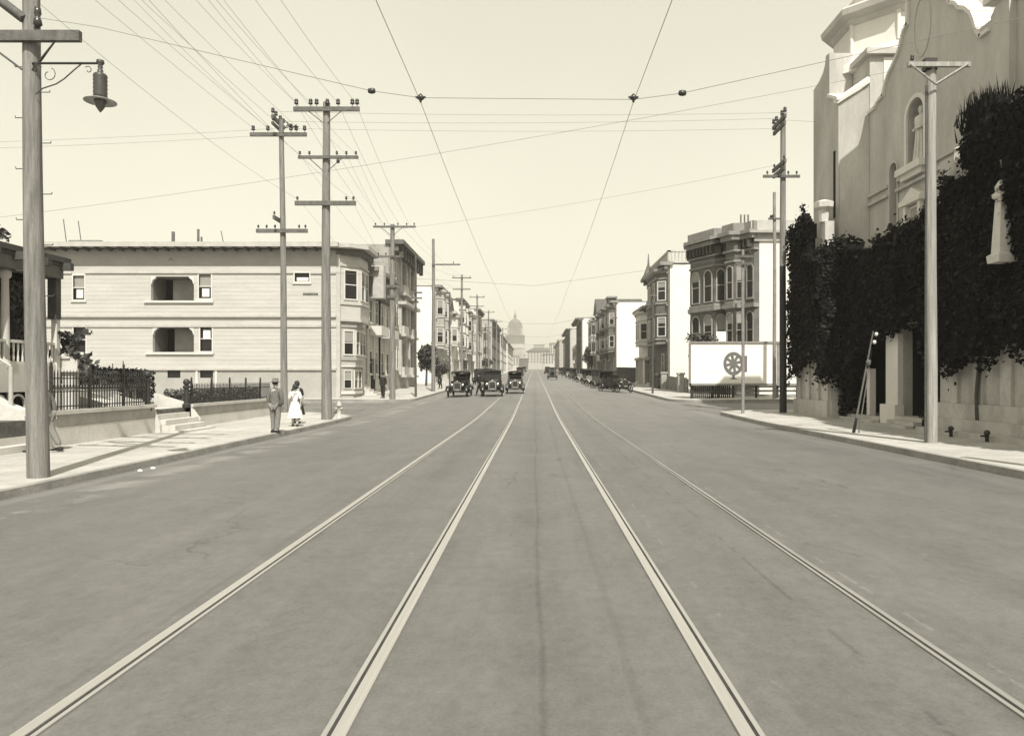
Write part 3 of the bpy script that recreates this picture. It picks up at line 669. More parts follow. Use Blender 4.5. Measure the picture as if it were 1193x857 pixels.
# street front with corner bay
Ff = Fr(HX1, HY, 0, 1)                       # n = +X
front = MB(); front.box(HX1, HX1 + .25, HY + .02, HY + 7.6, zb - .5, zt - .3); front.build('front_wall', 'cream_trim', b1)
def bay(par, F, u0, u1, p, z0, z1, wins, m='cream_trim', trim='white_trim', s=.8, d=0.2, hood=True, arch=False, far=False, trimw='white_trim'):
    a, b = F, None
    pts = [(u0, d), (u0 + s * p, d + p), (u1 - s * p, d + p), (u1, d)]
    mb = MB(); fp = [F.p(u, 0, q)[:2] for u, q in pts]; mb.prism(fp, z0, z1); mb.build('bay_window', m, par)
    bt = MB()
    def slab(za, zb_, e): bt.prism([F.p(u0 - e, 0, d)[:2], F.p(u0 + s * p - e * .5, 0, d + p + e)[:2], F.p(u1 - s * p + e * .5, 0, d + p + e)[:2], F.p(u1 + e, 0, d)[:2]], za, zb_)
    for (wa, wb) in wins:
        slab(wa - .42, wa - .22, .10); slab(wb + .28, wb + .42, .10)
    if hood: slab(z1 - .12, z1 + .12, .28); slab(z1 - .3, z1 - .12, .16)
    slab(z0 - .1, z0 + .06, .06)
    bt.build('bay_moulding', trim, par)
    for i in range(3):
        A = fp[i]; B = fp[i + 1]; Lg = sqrt((A[0] - B[0]) ** 2 + (A[1] - B[1]) ** 2)
        G_ = Fr(A[0], A[1], B[0] - A[0], B[1] - A[1])
        c_ = F.p((u0 + u1) / 2, 0, 0)
        if (G_.p(0, 0, 1)[0] - A[0]) * (A[0] + B[0] - 2 * c_[0]) + (G_.p(0, 0, 1)[1] - A[1]) * (A[1] + B[1] - 2 * c_[1]) < 0: G_ = Fr(A[0], A[1], B[0] - A[0], B[1] - A[1], flip=True)
        for (wa, wb) in wins:
            if Lg < .5: continue
            k = 1 if i != 1 or Lg < 1.7 else 2
            for j in range(k):
                w_ = min(.85, (Lg - .3) / k - .1); cc = Lg * (j + .5) / k
                window(par, G_, cc - w_ / 2, cc + w_ / 2, wa, wb, trim=trimw, arch=arch, far=far, sill=False, blind=random.choice((0, .3, .45)))
    return fp
bay(b1, Ff, .15, 4.3, 1.15, zz(372), zt - .25, [(zz(347), zz(314))], 'white_siding', 'cream_trim', d=.25, hood=False)
bay(b1, Ff, .4, 3.8, .8, zz(425), zz(374), [(zz(412), zz(385))], 'cream_trim', 'mid_paint', d=.25, hood=False)
bay(b1, Ff, .4, 3.8, .7, zb - .3, zz(428), [(zz(452), zz(432))], 'stucco_base', 'white_trim', d=.25, hood=False)
cb_ = MB(); cb_.prism([Ff.p(-.5, 0, -.8)[:2], Ff.p(-.5, 0, 1.0)[:2], Ff.p(.5, 0, 2.1)[:2], Ff.p(4.0, 0, 2.1)[:2], Ff.p(5, 0, 1.0)[:2], Ff.p(7.6, 0, 1.0)[:2], Ff.p(7.6, 0, -.8)[:2]], zt - .14, zt + .14)
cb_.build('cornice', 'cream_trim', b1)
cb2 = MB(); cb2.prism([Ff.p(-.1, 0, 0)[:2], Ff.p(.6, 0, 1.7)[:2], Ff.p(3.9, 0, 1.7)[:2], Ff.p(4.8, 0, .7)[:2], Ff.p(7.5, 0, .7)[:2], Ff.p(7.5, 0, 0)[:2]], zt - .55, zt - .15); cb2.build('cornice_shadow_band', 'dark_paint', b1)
for u0 in (5.3, 6.5):
    for a, b in ((zz(345), zz(314)), (zz(410), zz(382))): window(b1, Ff, u0, u0 + .8, a, b, d=.25, blind=.4)
MB().fbox(Ff, 5.2, 6.4, zb, zb + 2.6, .25, .3).build('door', 'dark_paint', b1)
ents = MB()
for i in range(6): ents.fbox(Ff, 5.0, 6.6, zb - .2, zb + .9 - i * .17, .3 + i * .28, .58 + i * .28)
ents.build('entrance_steps', 'step_stone', b1)

# ================================================================== GENERIC ROW HOUSES
def rowhouse(label, side, y0, y1, h, xf=None, depth=14, wall='white_trim', front='mid_paint', trim='cream_trim', floors=3, style='bay', cat='house', name='row_house', group=None,
             win='white_trim', roof=None, balustrade=False, arch=False, z0=None, cz=.55, bays=None, side_windows=False, chimney=True):
    xf = (12.9 * side) if xf is None else xf
    zb = (zr(y0) if z0 is None else z0) + .02; zt = zb + h; W = y1 - y0; far = y0 > 140
    t = thing(name, label, cat, (xf, (y0 + y1) / 2, zb), group)
    F = Fr(xf, y0, 0, 1, flip=(side > 0))
    xa, xb = sorted((xf + side * .22, xf + side * depth))
    MB().box(xa, xb, y0, y1, zb - 1, zt - .1).build('wall', wall, t)
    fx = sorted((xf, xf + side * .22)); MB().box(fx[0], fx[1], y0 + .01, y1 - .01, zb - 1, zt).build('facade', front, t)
    c = MB(); e = .3
    c.fbox(F, -.25, W + .25, zt - .18, zt + .15, -.5, cz + .25); c.fbox(F, -.1, W + .1, zt - .5, zt - .18, -.01, cz * .6)
    c.build('cornice', trim if random.random() < .5 else 'grey_wood', t)
    bk = MB(); bk.fbox(F, .2, W - .2, zt - .26, zt - .19, cz * .6 - .02, cz * .6 + .04); u = .2
    while u < W - .2: bk.fbox(F, u, u + .16, zt - .62, zt - .18, cz * .6 - .02, cz); u += .75
    bk.build('brackets', 'dark_paint', t)
    fh = (h - 1.6) / floors
    wz = [(zb + .9 + i * fh + .75, zb + .9 + i * fh + min(2.5, fh - .55)) for i in range(floors)]
    bl = MB()
    for i in range(1, floors): bl.fbox(F, 0, W, wz[i][0] - .62, wz[i][0] - .42, 0, .14)
    bl.fbox(F, 0, W, zt - .95, zt - .82, 0, .12); bl.build('belt_course', trim, t)
    nb = bays if bays is not None else max(1, round(W / 6.0)); cell = W / nb
    for k in range(nb):
        u0 = k * cell
        if style == 'bay':
            bay(t, F, u0 + .3, u0 + cell * .58, .95, wz[1][0] - .7 if floors > 1 else zb, zt - .55, wz[1:], front, trim, s=.7, d=0.0, hood=True, arch=arch, far=far)
            for i, (a, b) in enumerate(wz):
                if i: window(t, F, u0 + cell * .74, u0 + cell * .74 + .85, a, b, trim=win, arch=arch, far=far, blind=.4)
            window(t, F, u0 + cell * .15, u0 + cell * .15 + 1.2, *wz[0], trim=win, arch=False, far=far)
            dr = MB(); dr.fbox(F, u0 + cell * .68, u0 + cell * .68 + 1.15, zb + .5, zb + 2.9, 0, .05); dr.build('door', 'dark_void', t)
            ds = MB(); ds.fbox(F, u0 + cell * .62, u0 + cell * .64, zb, zb + 3.0, 0, .5); ds.fbox(F, u0 + cell * .9, u0 + cell * .92, zb, zb + 3.0, 0, .5); ds.fbox(F, u0 + cell * .6, u0 + cell * .94, zb + 3.0, zb + 3.3, 0, .65); ds.build('portico', trim, t)
            st = MB()
            for i in range(3): st.fbox(F, u0 + cell * .65, u0 + cell * .9, zb - .3, zb + .5 - i * .17, .02 + i * .3, .32 + i * .3)
            st.build('front_steps', 'step_stone', t)
        else:
            n = max(2, int(cell / 1.9))
            for i, (a, b) in enumerate(wz):
                for j in range(n):
                    uu = u0 + cell * (j + .5) / n; window(t, F, uu - .45, uu + .45, a, b, trim=win, arch=arch, far=far, blind=random.choice((0, .4)))
            pl = MB()
            for j in range(n + 1):
                uu = u0 + cell * j / n; pl.fbox(F, max(0, uu - .12), min(W, uu + .12), wz[0][0] - .5, zt - .95, 0, .1)
            pl.build('pilasters', trim, t)
    if side_windows:
        Fs = Fr(min(xf, xf + side * depth), y0, 1, 0)
        for (a, b) in wz[1:]:
            for uu in (depth * .35, depth * .62): window(t, Fs, uu, uu + .8, a, b, trim=win, far=far)
    if balustrade:
        b_ = MB(); Fs = Fr(min(xf, xf + side * depth), y0, 1, 0)
        b_.fbox(F, 0, W, zt + 1.15, zt + 1.3, -.3, 0); b_.fbox(Fs, 0, depth, zt + 1.15, zt + 1.3, -.25, 0); b_.fbox(Fs, 0, depth, zt + .1, zt + .25, -.25, 0)
        for i in range(int(depth / .35)): b_.fbox(Fs, i * .35, i * .35 + .14, zt + .25, zt + 1.15, -.2, -.06)
        for i in range(int(W / .35)): b_.fbox(F, i * .35, i * .35 + .14, zt + .15, zt + 1.15, -.2, -.06)
        b_.build('balustrade', 'cream_trim', t)
    if roof == 'gable':
        r = MB(); ym = (y0 + y1) / 2; x0, x1 = xa, xb
        r.add([(x0, y0, zt), (x0, y1, zt), (x0, ym, zt + W * .35), (x1, y0, zt), (x1, y1, zt), (x1, ym, zt + W * .35)], [(0, 1, 2), (3, 5, 4), (0, 2, 5, 3), (1, 4, 5, 2), (0, 3, 4, 1)]); r.build('roof', 'roof_dark', t)
    elif roof == 'mansard':
        r = MB(); r.hexa([(xa, y0, zt), (xb, y0, zt), (xb, y1, zt), (xa, y1, zt), (xa + .9, y0 + .9, zt + 1.9), (xb - .9, y0 + .9, zt + 1.9), (xb - .9, y1 - .9, zt + 1.9), (xa + .9, y1 - .9, zt + 1.9)]); r.build('roof', 'roof_grey', t)
    elif roof == 'hip':
        r = MB(); xm = (xa + xb) / 2; ym = (y0 + y1) / 2
        r.add([(xa - .4, y0 - .4, zt + .1), (xb + .4, y0 - .4, zt + .1), (xb + .4, y1 + .4, zt + .1), (xa - .4, y1 + .4, zt + .1), (xm - 2, ym, zt + 2.6), (xm + 2, ym, zt + 2.6)], [(0, 1, 5, 4), (1, 2, 5), (2, 3, 4, 5), (3, 0, 4), (0, 3, 2, 1)]); r.build('roof', 'roof_dark', t)
    else:
        MB().box(xa + .3, xb - .3, y0 + .25, y1 - .25, zt - .1, zt + .08).build('roof', 'roof_dark', t)
    if chimney:
        cx = xf + side * depth * random.uniform(.3, .6); cy = y0 + W * random.uniform(.3, .7)
        ch = MB().box(cx - .35, cx + .35, cy - .25, cy + .25, zt, zt + 1.5).box(cx - .42, cx + .42, cy - .32, cy + .32, zt + 1.3, zt + 1.45).build('chimney', 'dark_paint', t)
        MB().tube((cx, cy, zt + 1.5), (cx, cy, zt + 1.85), .12, n=7).build('chimney_pot', 'dark_paint', ch)
    return t, F, wz, zt
# --- left side beyond the corner house
b2, F2, wz2, zt2 = rowhouse('low cream flats with white pilasters between the clapboard corner house and the tall brick flats', -1, 57.8, 66.8, 9.9, xf=-13.3, floors=2, style='flat', wall='cream_trim', front='cream_trim', trim='white_trim', bays=2, cz=.7, chimney=False)
pk = MB(); pk.fbox(F2, 0, 9, zt2 - 2.1, zt2 - .55, .01, .45); pk.build('shingled_frieze', 'dark_paint', b2)
MB().fbox(F2, .1, 1.0, zt2 - 2.3, zt2 + .3, 0, 1.3).build('parapet_end', 'cream_trim', b2)
for k in (.8, 5.2): MB().fbox(F2, k, k + 3, wz2[1][0] - 1.1, wz2[1][0] - .35, .02, 1.0).build('bay_panel', 'white_trim', b2)
dd = MB(); dd.fbox(F2, 1.4, 2.8, zr(60), zr(60) + 2.8, .0, .06); dd.build('garage_door', 'dark_void', b2)
# --- tall brick flats
y0, y1, h3 = 67.0, 79.5, 13.1; z3 = zr(67); t3 = z3 + h3
b3 = thing('brick_flats', 'tall pale brick flats with stepped parapet and dark recessed balconies', 'apartment building', (-13.1, 74, z3))
MB().box(-34, -13.35, y0, y1, z3 - 1, t3 - 1.6).build('wall', 'brick_light', b3)
MB().box(-20, -13.35, y0, y0 + .4, t3 - 1.6, t3 - .6).box(-16.5, -13.35, y0 + .002, y0 + .42, t3 - .6, t3 + .3).box(-13.75, -13.352, y0 + .42, y1, t3 - 1.6, t3 + .3).build('parapet', 'brick_light', b3)
F3 = Fr(-13.1, y0, 0, 1); W3 = y1 - y0
fh = (h3 - 1.2) / 3; hs = []
for i in range(3):
    for u in (3.6, 8.4): hs.append((u, u + 2.6, z3 + 1.4 + i * fh, z3 + 1.4 + i * fh + 3.1))
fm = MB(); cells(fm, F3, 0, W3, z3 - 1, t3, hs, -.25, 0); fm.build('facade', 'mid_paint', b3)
MB().fbox(F3, 0, W3, z3, t3, -.249 - .05, -.25).build('recess_shade_sheet', 'dark_void', b3)  # near-black sheet stands in for shade inside the balcony recesses
for q in hs:
    r = MB(); r.fbox(F3, q[0], q[1], q[2], q[2] + .8, -.1, .5); r.fbox(F3, q[0] - .15, q[1] + .15, q[2] - .2, q[2], 0, .7); r.build('balcony', 'cream_trim', b3)
    MB().fbox(F3, q[0] + 1.2, q[0] + 1.4, q[2] + .8, q[3], -.2, .05).fbox(F3, q[0] - .3, q[0], q[2], q[3] + .3, 0, .25).fbox(F3, q[1], q[1] + .3, q[2], q[3] + .3, 0, .25).build('balcony_columns', 'cream_trim', b3)
for i in range(3):
    for u in (.9, 2.1, 6.9, 11.5): window(b3, F3, u, u + .8, z3 + 2.0 + i * fh, z3 + 4 + i * fh, trim='white_trim', blind=.4)
cn = MB(); cn.fbox(F3, -.2, W3 + .3, t3 + .3, t3 + .7, -.6, 1.1); cn.fbox(F3, 0, W3, t3 - .3, t3 + .3, .01, .6); cn.build('cornice', 'dark_paint', b3)
ci = MB().fbox(F3, .2, W3, t3 + .1, t3 + .28, .59, .7)
for i in range(9): ci.fbox(F3, .3 + i * 1.45, .6 + i * 1.45, t3 - .9, t3 + .3, .6, .98)
ci.build('brackets', 'darker_paint', b3)
MB().fbox(F3, 3.0, 11.6, z3 + 8.2, z3 + 8.5, 0, .8).build('belt_course', 'cream_trim', b3)

L_ = [
 ('cream three-storey house with a flaring cornice and blank white side wall facing the gap', 95, 104.5, 12.6, dict(wall='stucco_white', front='mid_paint', floors=3, depth=18)),
 ('grey bay-windowed house just past the blank white side wall on the left', 104.7, 112, 10.4, dict(xf=-13.4, wall='cream_trim', front='cream_trim', floors=3)),
 ('pale gabled house in the left row beyond the gap', 112.2, 120, 10.4, dict(wall='white_trim', front='white_trim', floors=2, roof='gable')),
 ('dark-trimmed three-storey house on the left side', 120.2, 130, 13.2, dict(xf=-12.5, front='white_trim', trim='dark_paint', floors=3)),
 ('narrow white house squeezed in the left row', 130.2, 138, 10.0, dict(xf=-13.6, front='white_trim', trim='cream_trim', floors=3)),
 ('grey flats with a hip roof on the left, half lost in haze', 138.2, 150, 12.5, dict(front='mid_paint', floors=3, roof='hip')),
 ('cream flats with flat front in the hazy left row', 154, 168, 14.2, dict(xf=-12.3, wall='white_trim', front='cream_trim', floors=3, style='flat')),
 ('white hazy house left of the big grey block', 168.5, 182, 11.0, dict(xf=-13.5, front='white_trim', floors=3)),
 ('grey hazy house adjoining the big grey block on its near side', 182.5, 200, 12.0, dict(front='mid_paint', floors=3)),
 ('big grey block with a dark cornice standing above the left row', 215, 262, 15.6, dict(wall='mid_paint', front='mid_paint', trim='dark_paint', floors=4, style='flat', xf=-12.6, depth=26, side_windows=True, bays=4)),
 ('pale hazy building beyond the big grey block on the left', 275, 330, 14.0, dict(front='cream_trim', floors=4, style='flat', bays=4)),
 ('farthest pale building on the left kerb line', 345, 430, 13.0, dict(front='white_trim', floors=4, style='flat', bays=5)),
]
for lab, a, b, h, kw in L_: rowhouse(lab, -1, a, b, h, **kw)
# --- right side
R_ = [  # dark fronts and white side walls carry shade and sun in their colours
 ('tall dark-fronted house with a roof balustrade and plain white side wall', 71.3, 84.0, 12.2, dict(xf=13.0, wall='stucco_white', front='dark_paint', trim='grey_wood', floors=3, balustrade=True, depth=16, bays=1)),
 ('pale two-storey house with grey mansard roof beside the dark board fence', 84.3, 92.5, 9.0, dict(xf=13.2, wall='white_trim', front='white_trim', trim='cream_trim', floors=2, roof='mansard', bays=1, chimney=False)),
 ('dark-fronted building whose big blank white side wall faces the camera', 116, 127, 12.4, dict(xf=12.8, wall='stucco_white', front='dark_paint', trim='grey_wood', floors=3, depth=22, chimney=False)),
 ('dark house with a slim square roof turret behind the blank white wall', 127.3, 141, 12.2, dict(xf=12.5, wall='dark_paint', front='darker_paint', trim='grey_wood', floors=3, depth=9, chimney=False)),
 ('white-sided house with a steep dark gable on the right side', 146, 158, 12.0, dict(xf=12.3, wall='stucco_white', front='mid_paint', trim='white_trim', floors=3, roof='gable', depth=10, chimney=False)),
 ('low dark shop building right of the round street tree', 158.5, 184, 7.0, dict(xf=13.6, wall='mid_paint', front='dark_paint', floors=2)),
 ('white block with dark overhanging cornice on the right, above the street tree', 190, 214, 14.6, dict(xf=12.3, wall='stucco_white', front='mid_paint', trim='dark_paint', floors=3, cz=1.4, style='flat', bays=3, depth=12)),
 ('low grey building between the two hazy cornice blocks on the right', 216, 240, 8.5, dict(xf=13.2, wall='mid_paint', front='mid_paint', floors=2)),
 ('pale hazy building with dark corner piers far down the right side', 246, 285, 14.6, dict(xf=11.9, wall='cream_trim', front='mid_paint', trim='dark_paint', floors=4, style='flat', bays=4, cz=1.2)),
 ('slim hazy building with a corner spike far down the right side', 292, 320, 13.0, dict(xf=12.6, wall='stucco_white', front='mid_paint', floors=4, style='flat', bays=2)),
 ('farthest hazy block on the right kerb line', 340, 420, 14.0, dict(xf=11.6, wall='mid_paint', front='mid_paint', floors=4, style='flat', bays=5)),
]
RR = {}
for lab, a, b, h, kw in R_: RR[a] = rowhouse(lab, 1, a, b, h, **kw)
t_, _, _, zq = RR[71.3]
# corner turret + finial on the dark-fronted house
MB().lathe((12.9, 82.8, zq - .3), [(.75, 0), (.75, .5), (.55, .8), (.3, 1.5), (.12, 2.0), (.04, 3.2)], 8, smooth=False).build('turret_roof', 'dark_paint', t_)
MB().box(20.5, 21.3, 76, 76.8, zq, zq + 3.0).build('chimney', 'cream_trim', t_)
t_, _, _, zq = RR[127.3]
tu = MB().box(12.9, 14.3, 128, 131, zq, zq + 1.9).build('turret', 'darker_paint', t_); MB().box(12.7, 14.5, 127.8, 131.2, zq + 1.9, zq + 2.2).build('turret_cap', 'grey_wood', tu)

# ================================================================== VICTORIAN BEHIND THE BILLBOARD
zv = zr(55); hv = 12.1; zt = zv + hv
v = thing('victorian_house', 'ornate dark Victorian house with arched windows behind the billboard, blank white side wall', 'house', (18, 60, zv))
A0, B0 = (16.1, 53.6), (13.0, 60.2)
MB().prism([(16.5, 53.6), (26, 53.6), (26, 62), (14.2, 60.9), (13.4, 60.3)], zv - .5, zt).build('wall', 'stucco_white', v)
MB().prism([A0, (16.5, 53.602), (13.42, 60.35), B0], zv - .5, zt - .001).build('front_wall', 'mid_paint' if False else 'dark_paint', v)  # front darkened in colour for its shaded side; sunlit side wall kept white
FA = Fr(A0[0], A0[1], B0[0] - A0[0], B0[1] - A0[1], flip=True)
if FA.n[0] > 0: FA = Fr(A0[0], A0[1], B0[0] - A0[0], B0[1] - A0[1])
LA = sqrt((A0[0] - B0[0]) ** 2 + (A0[1] - B0[1]) ** 2)
wl = [(zv + 1.0, zv + 2.8), (zv + 3.6, zv + 6.2), (zv + 7.3, zv + 9.7)]
def vbay(u0, u1, p):
    bay(v, FA, u0, u1, p, zv, zt - .5, wl, 'dark_paint', 'grey_wood', s=.6, d=0, hood=False, arch=True, trimw='mid_paint')
vbay(LA - 4.3, LA - .3, .8)
vbay(.9, 2.7, .7)
for a, b in wl: window(v, FA, .1, .7, a, b, trim='grey_wood', arch=True); window(v, FA, LA - .28 - 4.75, LA - .28 - 4.2, a, b, trim='grey_wood', arch=True) if False else None
vc = MB()
def vslab(z0_, z1_, e):
    pts = [(-.2, -.3), (-.2, e), (.8, e), (1.2, .7 + e), (2.5, .7 + e), (2.9, e), (LA - 4.4, e), (LA - 4.0, .8 + e), (LA - .7, .8 + e), (LA + e, e * .6), (LA + .1, -.3)]
    vc.prism([FA.p(u, 0, d_)[:2] for u, d_ in pts], z0_, z1_)
vslab(zt - .15, zt + .12, .62); vslab(zt - .5, zt - .15, .35); vslab(zt + .12, zt + .75, .2)
vslab(zt - 1.35, zt - 1.2, .14); vslab(zv + 6.55, zv + 6.85, .2); vslab(zv + 3.0, zv + 3.2, .15)
vc.build('cornice', 'grey_wood', v)
vk = MB(); u = .1
while u < LA: vk.fbox(FA, u, u + .14, zt - 1.15, zt - .5, .02, .5 if not (LA - 4 < u < LA - .7) else 1.2); u += .42
vk.build('brackets', 'darker_paint', v)
Fv = Fr(16.1, 53.6, 1, 0)
MB().fbox(Fv, -.25, 10, zt + .002, zt + .78, -.3, .12).build('parapet', 'cream_trim', v)
MB().fbox(Fv, -.4, 10, zt - .18, zt, .002, .45).fbox(Fv, .0, 10, zt - .75, zt - .18, .002, .12).build('side_cornice', 'mid_paint', v)
rb = MB(); rb.prism([(17, 54.5), (25, 54.5), (25, 61), (15.2, 60.2), (14.6, 59.6)], zt, zt + .85); rb.build('roof', 'roof_grey', v)
for i in range(3): MB().tube((16.3 - .28 * (i - 1) - .2, 56, zt + .5), (16.3 - .28 * (i - 1) - .2, 56, zt + 1.75), .06, n=6).build('chimney_pipe', 'dark_paint', v)
MB().prism([FA.p(u, 0, d_)[:2] for u, d_ in ((.75, .72), (.75, 1.5), (2.9, 1.5), (2.9, .72))], zv + 3.1, zv + 3.45).build('awning', 'white_trim', v)

# ================================================================== BILLBOARD
YB = 50.2
bb = thing('billboard', 'wide white hoarding with a painted round fan emblem on a stand, across the side street', 'billboard', ((805 - VX) * YB / F0, YB, zr(50)))
bx0, bx1 = (805 - VX) * YB / F0, (945 - VX) * YB / F0
FBd = Fr(bx0, YB, 1, 0); bz = lambda y: CZ + (VY - y) * YB / F0; bu = lambda x: (x - 805) * YB / F0
MB().fbox(FBd, 0, bx1 - bx0, bz(446.5), bz(400), -.1, 0).build('panel', 'billboard_white', bb)
fr = MB(); Wb = bx1 - bx0
fr.fbox(FBd, -.12, Wb, bz(400), bz(400) + .14, -.14, .07); fr.fbox(FBd, -.12, Wb, bz(446.5) - .14, bz(446.5), -.14, .07); fr.fbox(FBd, -.13, 0, bz(446.5) - .14, bz(400), -.14, .07)
fr.fbox(FBd, bu(905), bu(908), bz(446.5), bz(400), 0, .03); fr.build('frame', 'grey_wood', bb)
ek = MB(); cx, cz_ = bu(854.5), bz(423.4); ra, rb_ = 11.8 * YB / F0, 13.6 * YB / F0
def ell(k, n=40): return [(cx + ra * k * cos(2 * pi * i / n), cz_ + rb_ * k * sin(2 * pi * i / n)) for i in range(n)]
ek.fring(FBd, ell(1), ell(.70), .002, .012)
ek.fprism(FBd, ell(.32, 18), .002, .012)
for i in range(8):
    a = pi * i / 4 + .2; c_, s_ = cos(a), sin(a); w0 = .1
    ek.fprism(FBd, [(cx + ra * .2 * c_ - w0 * s_, cz_ + rb_ * .2 * s_ + w0 * c_), (cx + ra * .2 * c_ + w0 * s_, cz_ + rb_ * .2 * s_ - w0 * c_), (cx + ra * .76 * c_ + w0 * s_, cz_ + rb_ * .76 * s_ - w0 * c_), (cx + ra * .76 * c_ - w0 * s_, cz_ + rb_ * .76 * s_ + w0 * c_)], .003, .011)
ek.fprism(FBd, [(cx - .08, bz(436)), (cx - .08, bz(440)), (cx - .28, bz(441.5)), (cx + .28, bz(441.5)), (cx + .08, bz(440)), (cx + .08, bz(436))], .002, .013)
ek.fprism(FBd, [(cx + ra * .8, bz(415)), (cx + ra * 1.35, bz(414)), (cx + ra * 1.35, bz(433)), (cx + ra * .8, bz(434))], .002, .009)
ek.build('emblem', 'billboard_ink', bb)
lt = MB(); random.seed(3)
for x0, x1, yy, hh in ((819, 846, 406.5, 2.2), (868, 896, 406, 2.4), (922, 932, 406, 2.2), (921, 930, 414, 2.6), (921, 929, 421, 2.4), (921, 931, 428, 2.4), (817, 835, 434, 2.6)):
    x = x0
    while x < x1:
        w_ = random.uniform(1.0, 1.7); k = random.random()
        lt.fbox(FBd, bu(x), bu(x) + .025, bz(yy + hh / 2), bz(yy - hh / 2), .002, .006)
        if k < .6: lt.fbox(FBd, bu(x) + .027, bu(x + w_), bz(yy + hh / 2), bz(yy + hh / 2) + .025, .002, .006)
        if k > .3: lt.fbox(FBd, bu(x) + .027, bu(x + w_), bz(yy - hh / 2) - .025, bz(yy - hh / 2), .002, .006)
        x += w_ + .9
lt.build('faint_lettering', 'billboard_faint', bb)
ps = MB()
for x in (807, 830, 855, 882, 907, 930): ps.box(bx0 + bu(x) - .06, bx0 + bu(x) + .06, YB + .14, YB + .3, zr(50) - .2, bz(400))
ps.build('support_posts', 'fence_dark', bb)
lat = MB(); u = .02
while u < bu(852): lat.fbox(FBd, u, u + .1, zr(50) - .02, bz(448.5), -.3, -.26); u += .14
lat.build('board_skirt', 'fence_dark', bb)
for k, zf_ in enumerate((.15, .45, .75, 1.0)):
    MB().fbox(FBd, bu(852) + .1, Wb, zr(50) + zf_, zr(50) + zf_ + .13, -.3, -.26).build('skirt_rail', 'grey_wood', bb)
vn = thing('climbing_vine', 'dark leafy vine spilling over the top left end of the billboard', 'vine', (bx0 + 1, YB + .4, bz(400)))
vm = MB(); [vm.leaves((bx0 + .1 + q * .45, YB + .35, bz(394 + 2 * (q % 2))), (.5, .3, .5), 90, .18, .2) for q in range(4)]; vm.build('foliage', 'leaf', vn)
MB().path([(bx0 + .1, YB + .4, zr(50)), (bx0 + .2, YB + .42, bz(420)), (bx0 + .5, YB + .4, bz(396))], .04, 5).build('stem', 'bark', vn)
wb = thing('white_notice_board', 'small plain white board standing above the billboard top', 'board', (bx0 + bu(845), YB + 1, zr(50)))
MB().box(bx0 + bu(838.5), bx0 + bu(850), YB + .95, YB + 1.02, bz(402), bz(385)).build('panel', 'billboard_white', wb)
MB().box(bx0 + bu(841), bx0 + bu(842), YB + 1.03, YB + 1.12, zr(50), bz(390)).build('post', 'grey_wood', wb); MB().box(bx0 + bu(847), bx0 + bu(848), YB + 1.03, YB + 1.12, zr(50), bz(390)).build('post', 'grey_wood', wb)
# small gate posts/fence left of billboard and dark board fence further on
def board_fence(label, X, ya, yb, h, m='fence_dark'):
    f = thing('board_fence', label, 'fence', (X, (ya + yb) / 2, zr(ya)))
    b_ = MB(); y = ya
    while y < yb:
        z = zr(y); b_.box(X - .03, X + .03, y, y + .19, z - .1, z + h + random.uniform(-.03, .03)); y += .2
    b_.build('boards', m, f); p_ = MB().box(X + .04, X + .09, ya, yb, zr(ya) + h * .3, zr(ya) + h * .3 + .1); y = ya
    while y < yb: p_.box(X + .03, X + .15, y, y + .12, zr(y) - .1, zr(y) + h - .1); y += 2.4
    p_.build('posts', m, f)
board_fence('long dark board fence under the blank white wall on the right', 13.0, 93, 115.8, 2.0)
board_fence('low grey picket fence between the balustraded house and the billboard', 12.6, 60.5, 71, 1.25, 'grey_wood')
for y_, l in ((61.5, 'square gate pier beside the billboard end'), (69.6, 'square gate pier before the balustraded house steps')):
    g_ = thing('gate_pier', l, 'gate pier', (12.3, y_, zr(y_)), 'stone gate piers'); MB().box(12.05, 12.55, y_ - .25, y_ + .25, zr(y_), zr(y_) + 1.5).build('shaft', 'mid_paint', g_); MB().box(11.98, 12.62, y_ - .32, y_ + .32, zr(y_) + 1.5, zr(y_) + 1.65).build('cap', 'mid_paint', g_)

# ================================================================== FAR CITY
Yc = 1450; k = Yc / F0
def fx(x): return (x - VX) * k
def fz(y): return CZ + (VY - y) * k
ch = thing('domed_city_hall', 'hazy great domed civic building closing the street view', 'city hall', (fx(599.5), Yc + 40, zr(Yc)))
cx = fx(599.5); cy = Yc + 40
bk = MB(); bk.box(fx(572), fx(632), Yc, Yc + 80, zr(Yc) - 5, fz(411)); bk.build('main_block', 'far_stone', ch)
bk = MB(); bk.box(fx(589), fx(610), Yc - 6, Yc + 80, zr(Yc) - 5, fz(405.5)).add([(fx(588), Yc - 8, fz(405.5)), (fx(611), Yc - 8, fz(405.5)), (fx(599.5), Yc - 8, fz(401.5)), (fx(588), Yc + 10, fz(405.5)), (fx(611), Yc + 10, fz(405.5)), (fx(599.5), Yc + 10, fz(401.5))], [(0, 1, 2), (3, 5, 4), (0, 2, 5, 3), (1, 4, 5, 2), (0, 3, 4, 1)]); bk.build('pavilion', 'far_stone', ch)
for i in range(12): MB().tube((fx(590 + i * 1.73), Yc - 9, zr(Yc)), (fx(590 + i * 1.73), Yc - 9, fz(407)), 1.0, n=8).build('column', 'far_stone', ch)
MB().box(cx - 20, cx + 20, cy - 20, cy + 20, fz(411), fz(400)).build('drum_base', 'far_stone', ch)
MB().lathe((cx, cy, 0), [(13.6, fz(400)), (13.6, fz(380)), (15.4, fz(379.6)), (15.4, fz(378.6)), (14.6, fz(378.2))], 32).build('drum', 'far_dark', ch)
for i in range(24):
    a = 2 * pi * i / 24; MB().tube((cx + 15 * cos(a), cy + 15 * sin(a), fz(389)), (cx + 15 * cos(a), cy + 15 * sin(a), fz(379.8)), .7, n=6).build('drum_column', 'far_stone', ch)
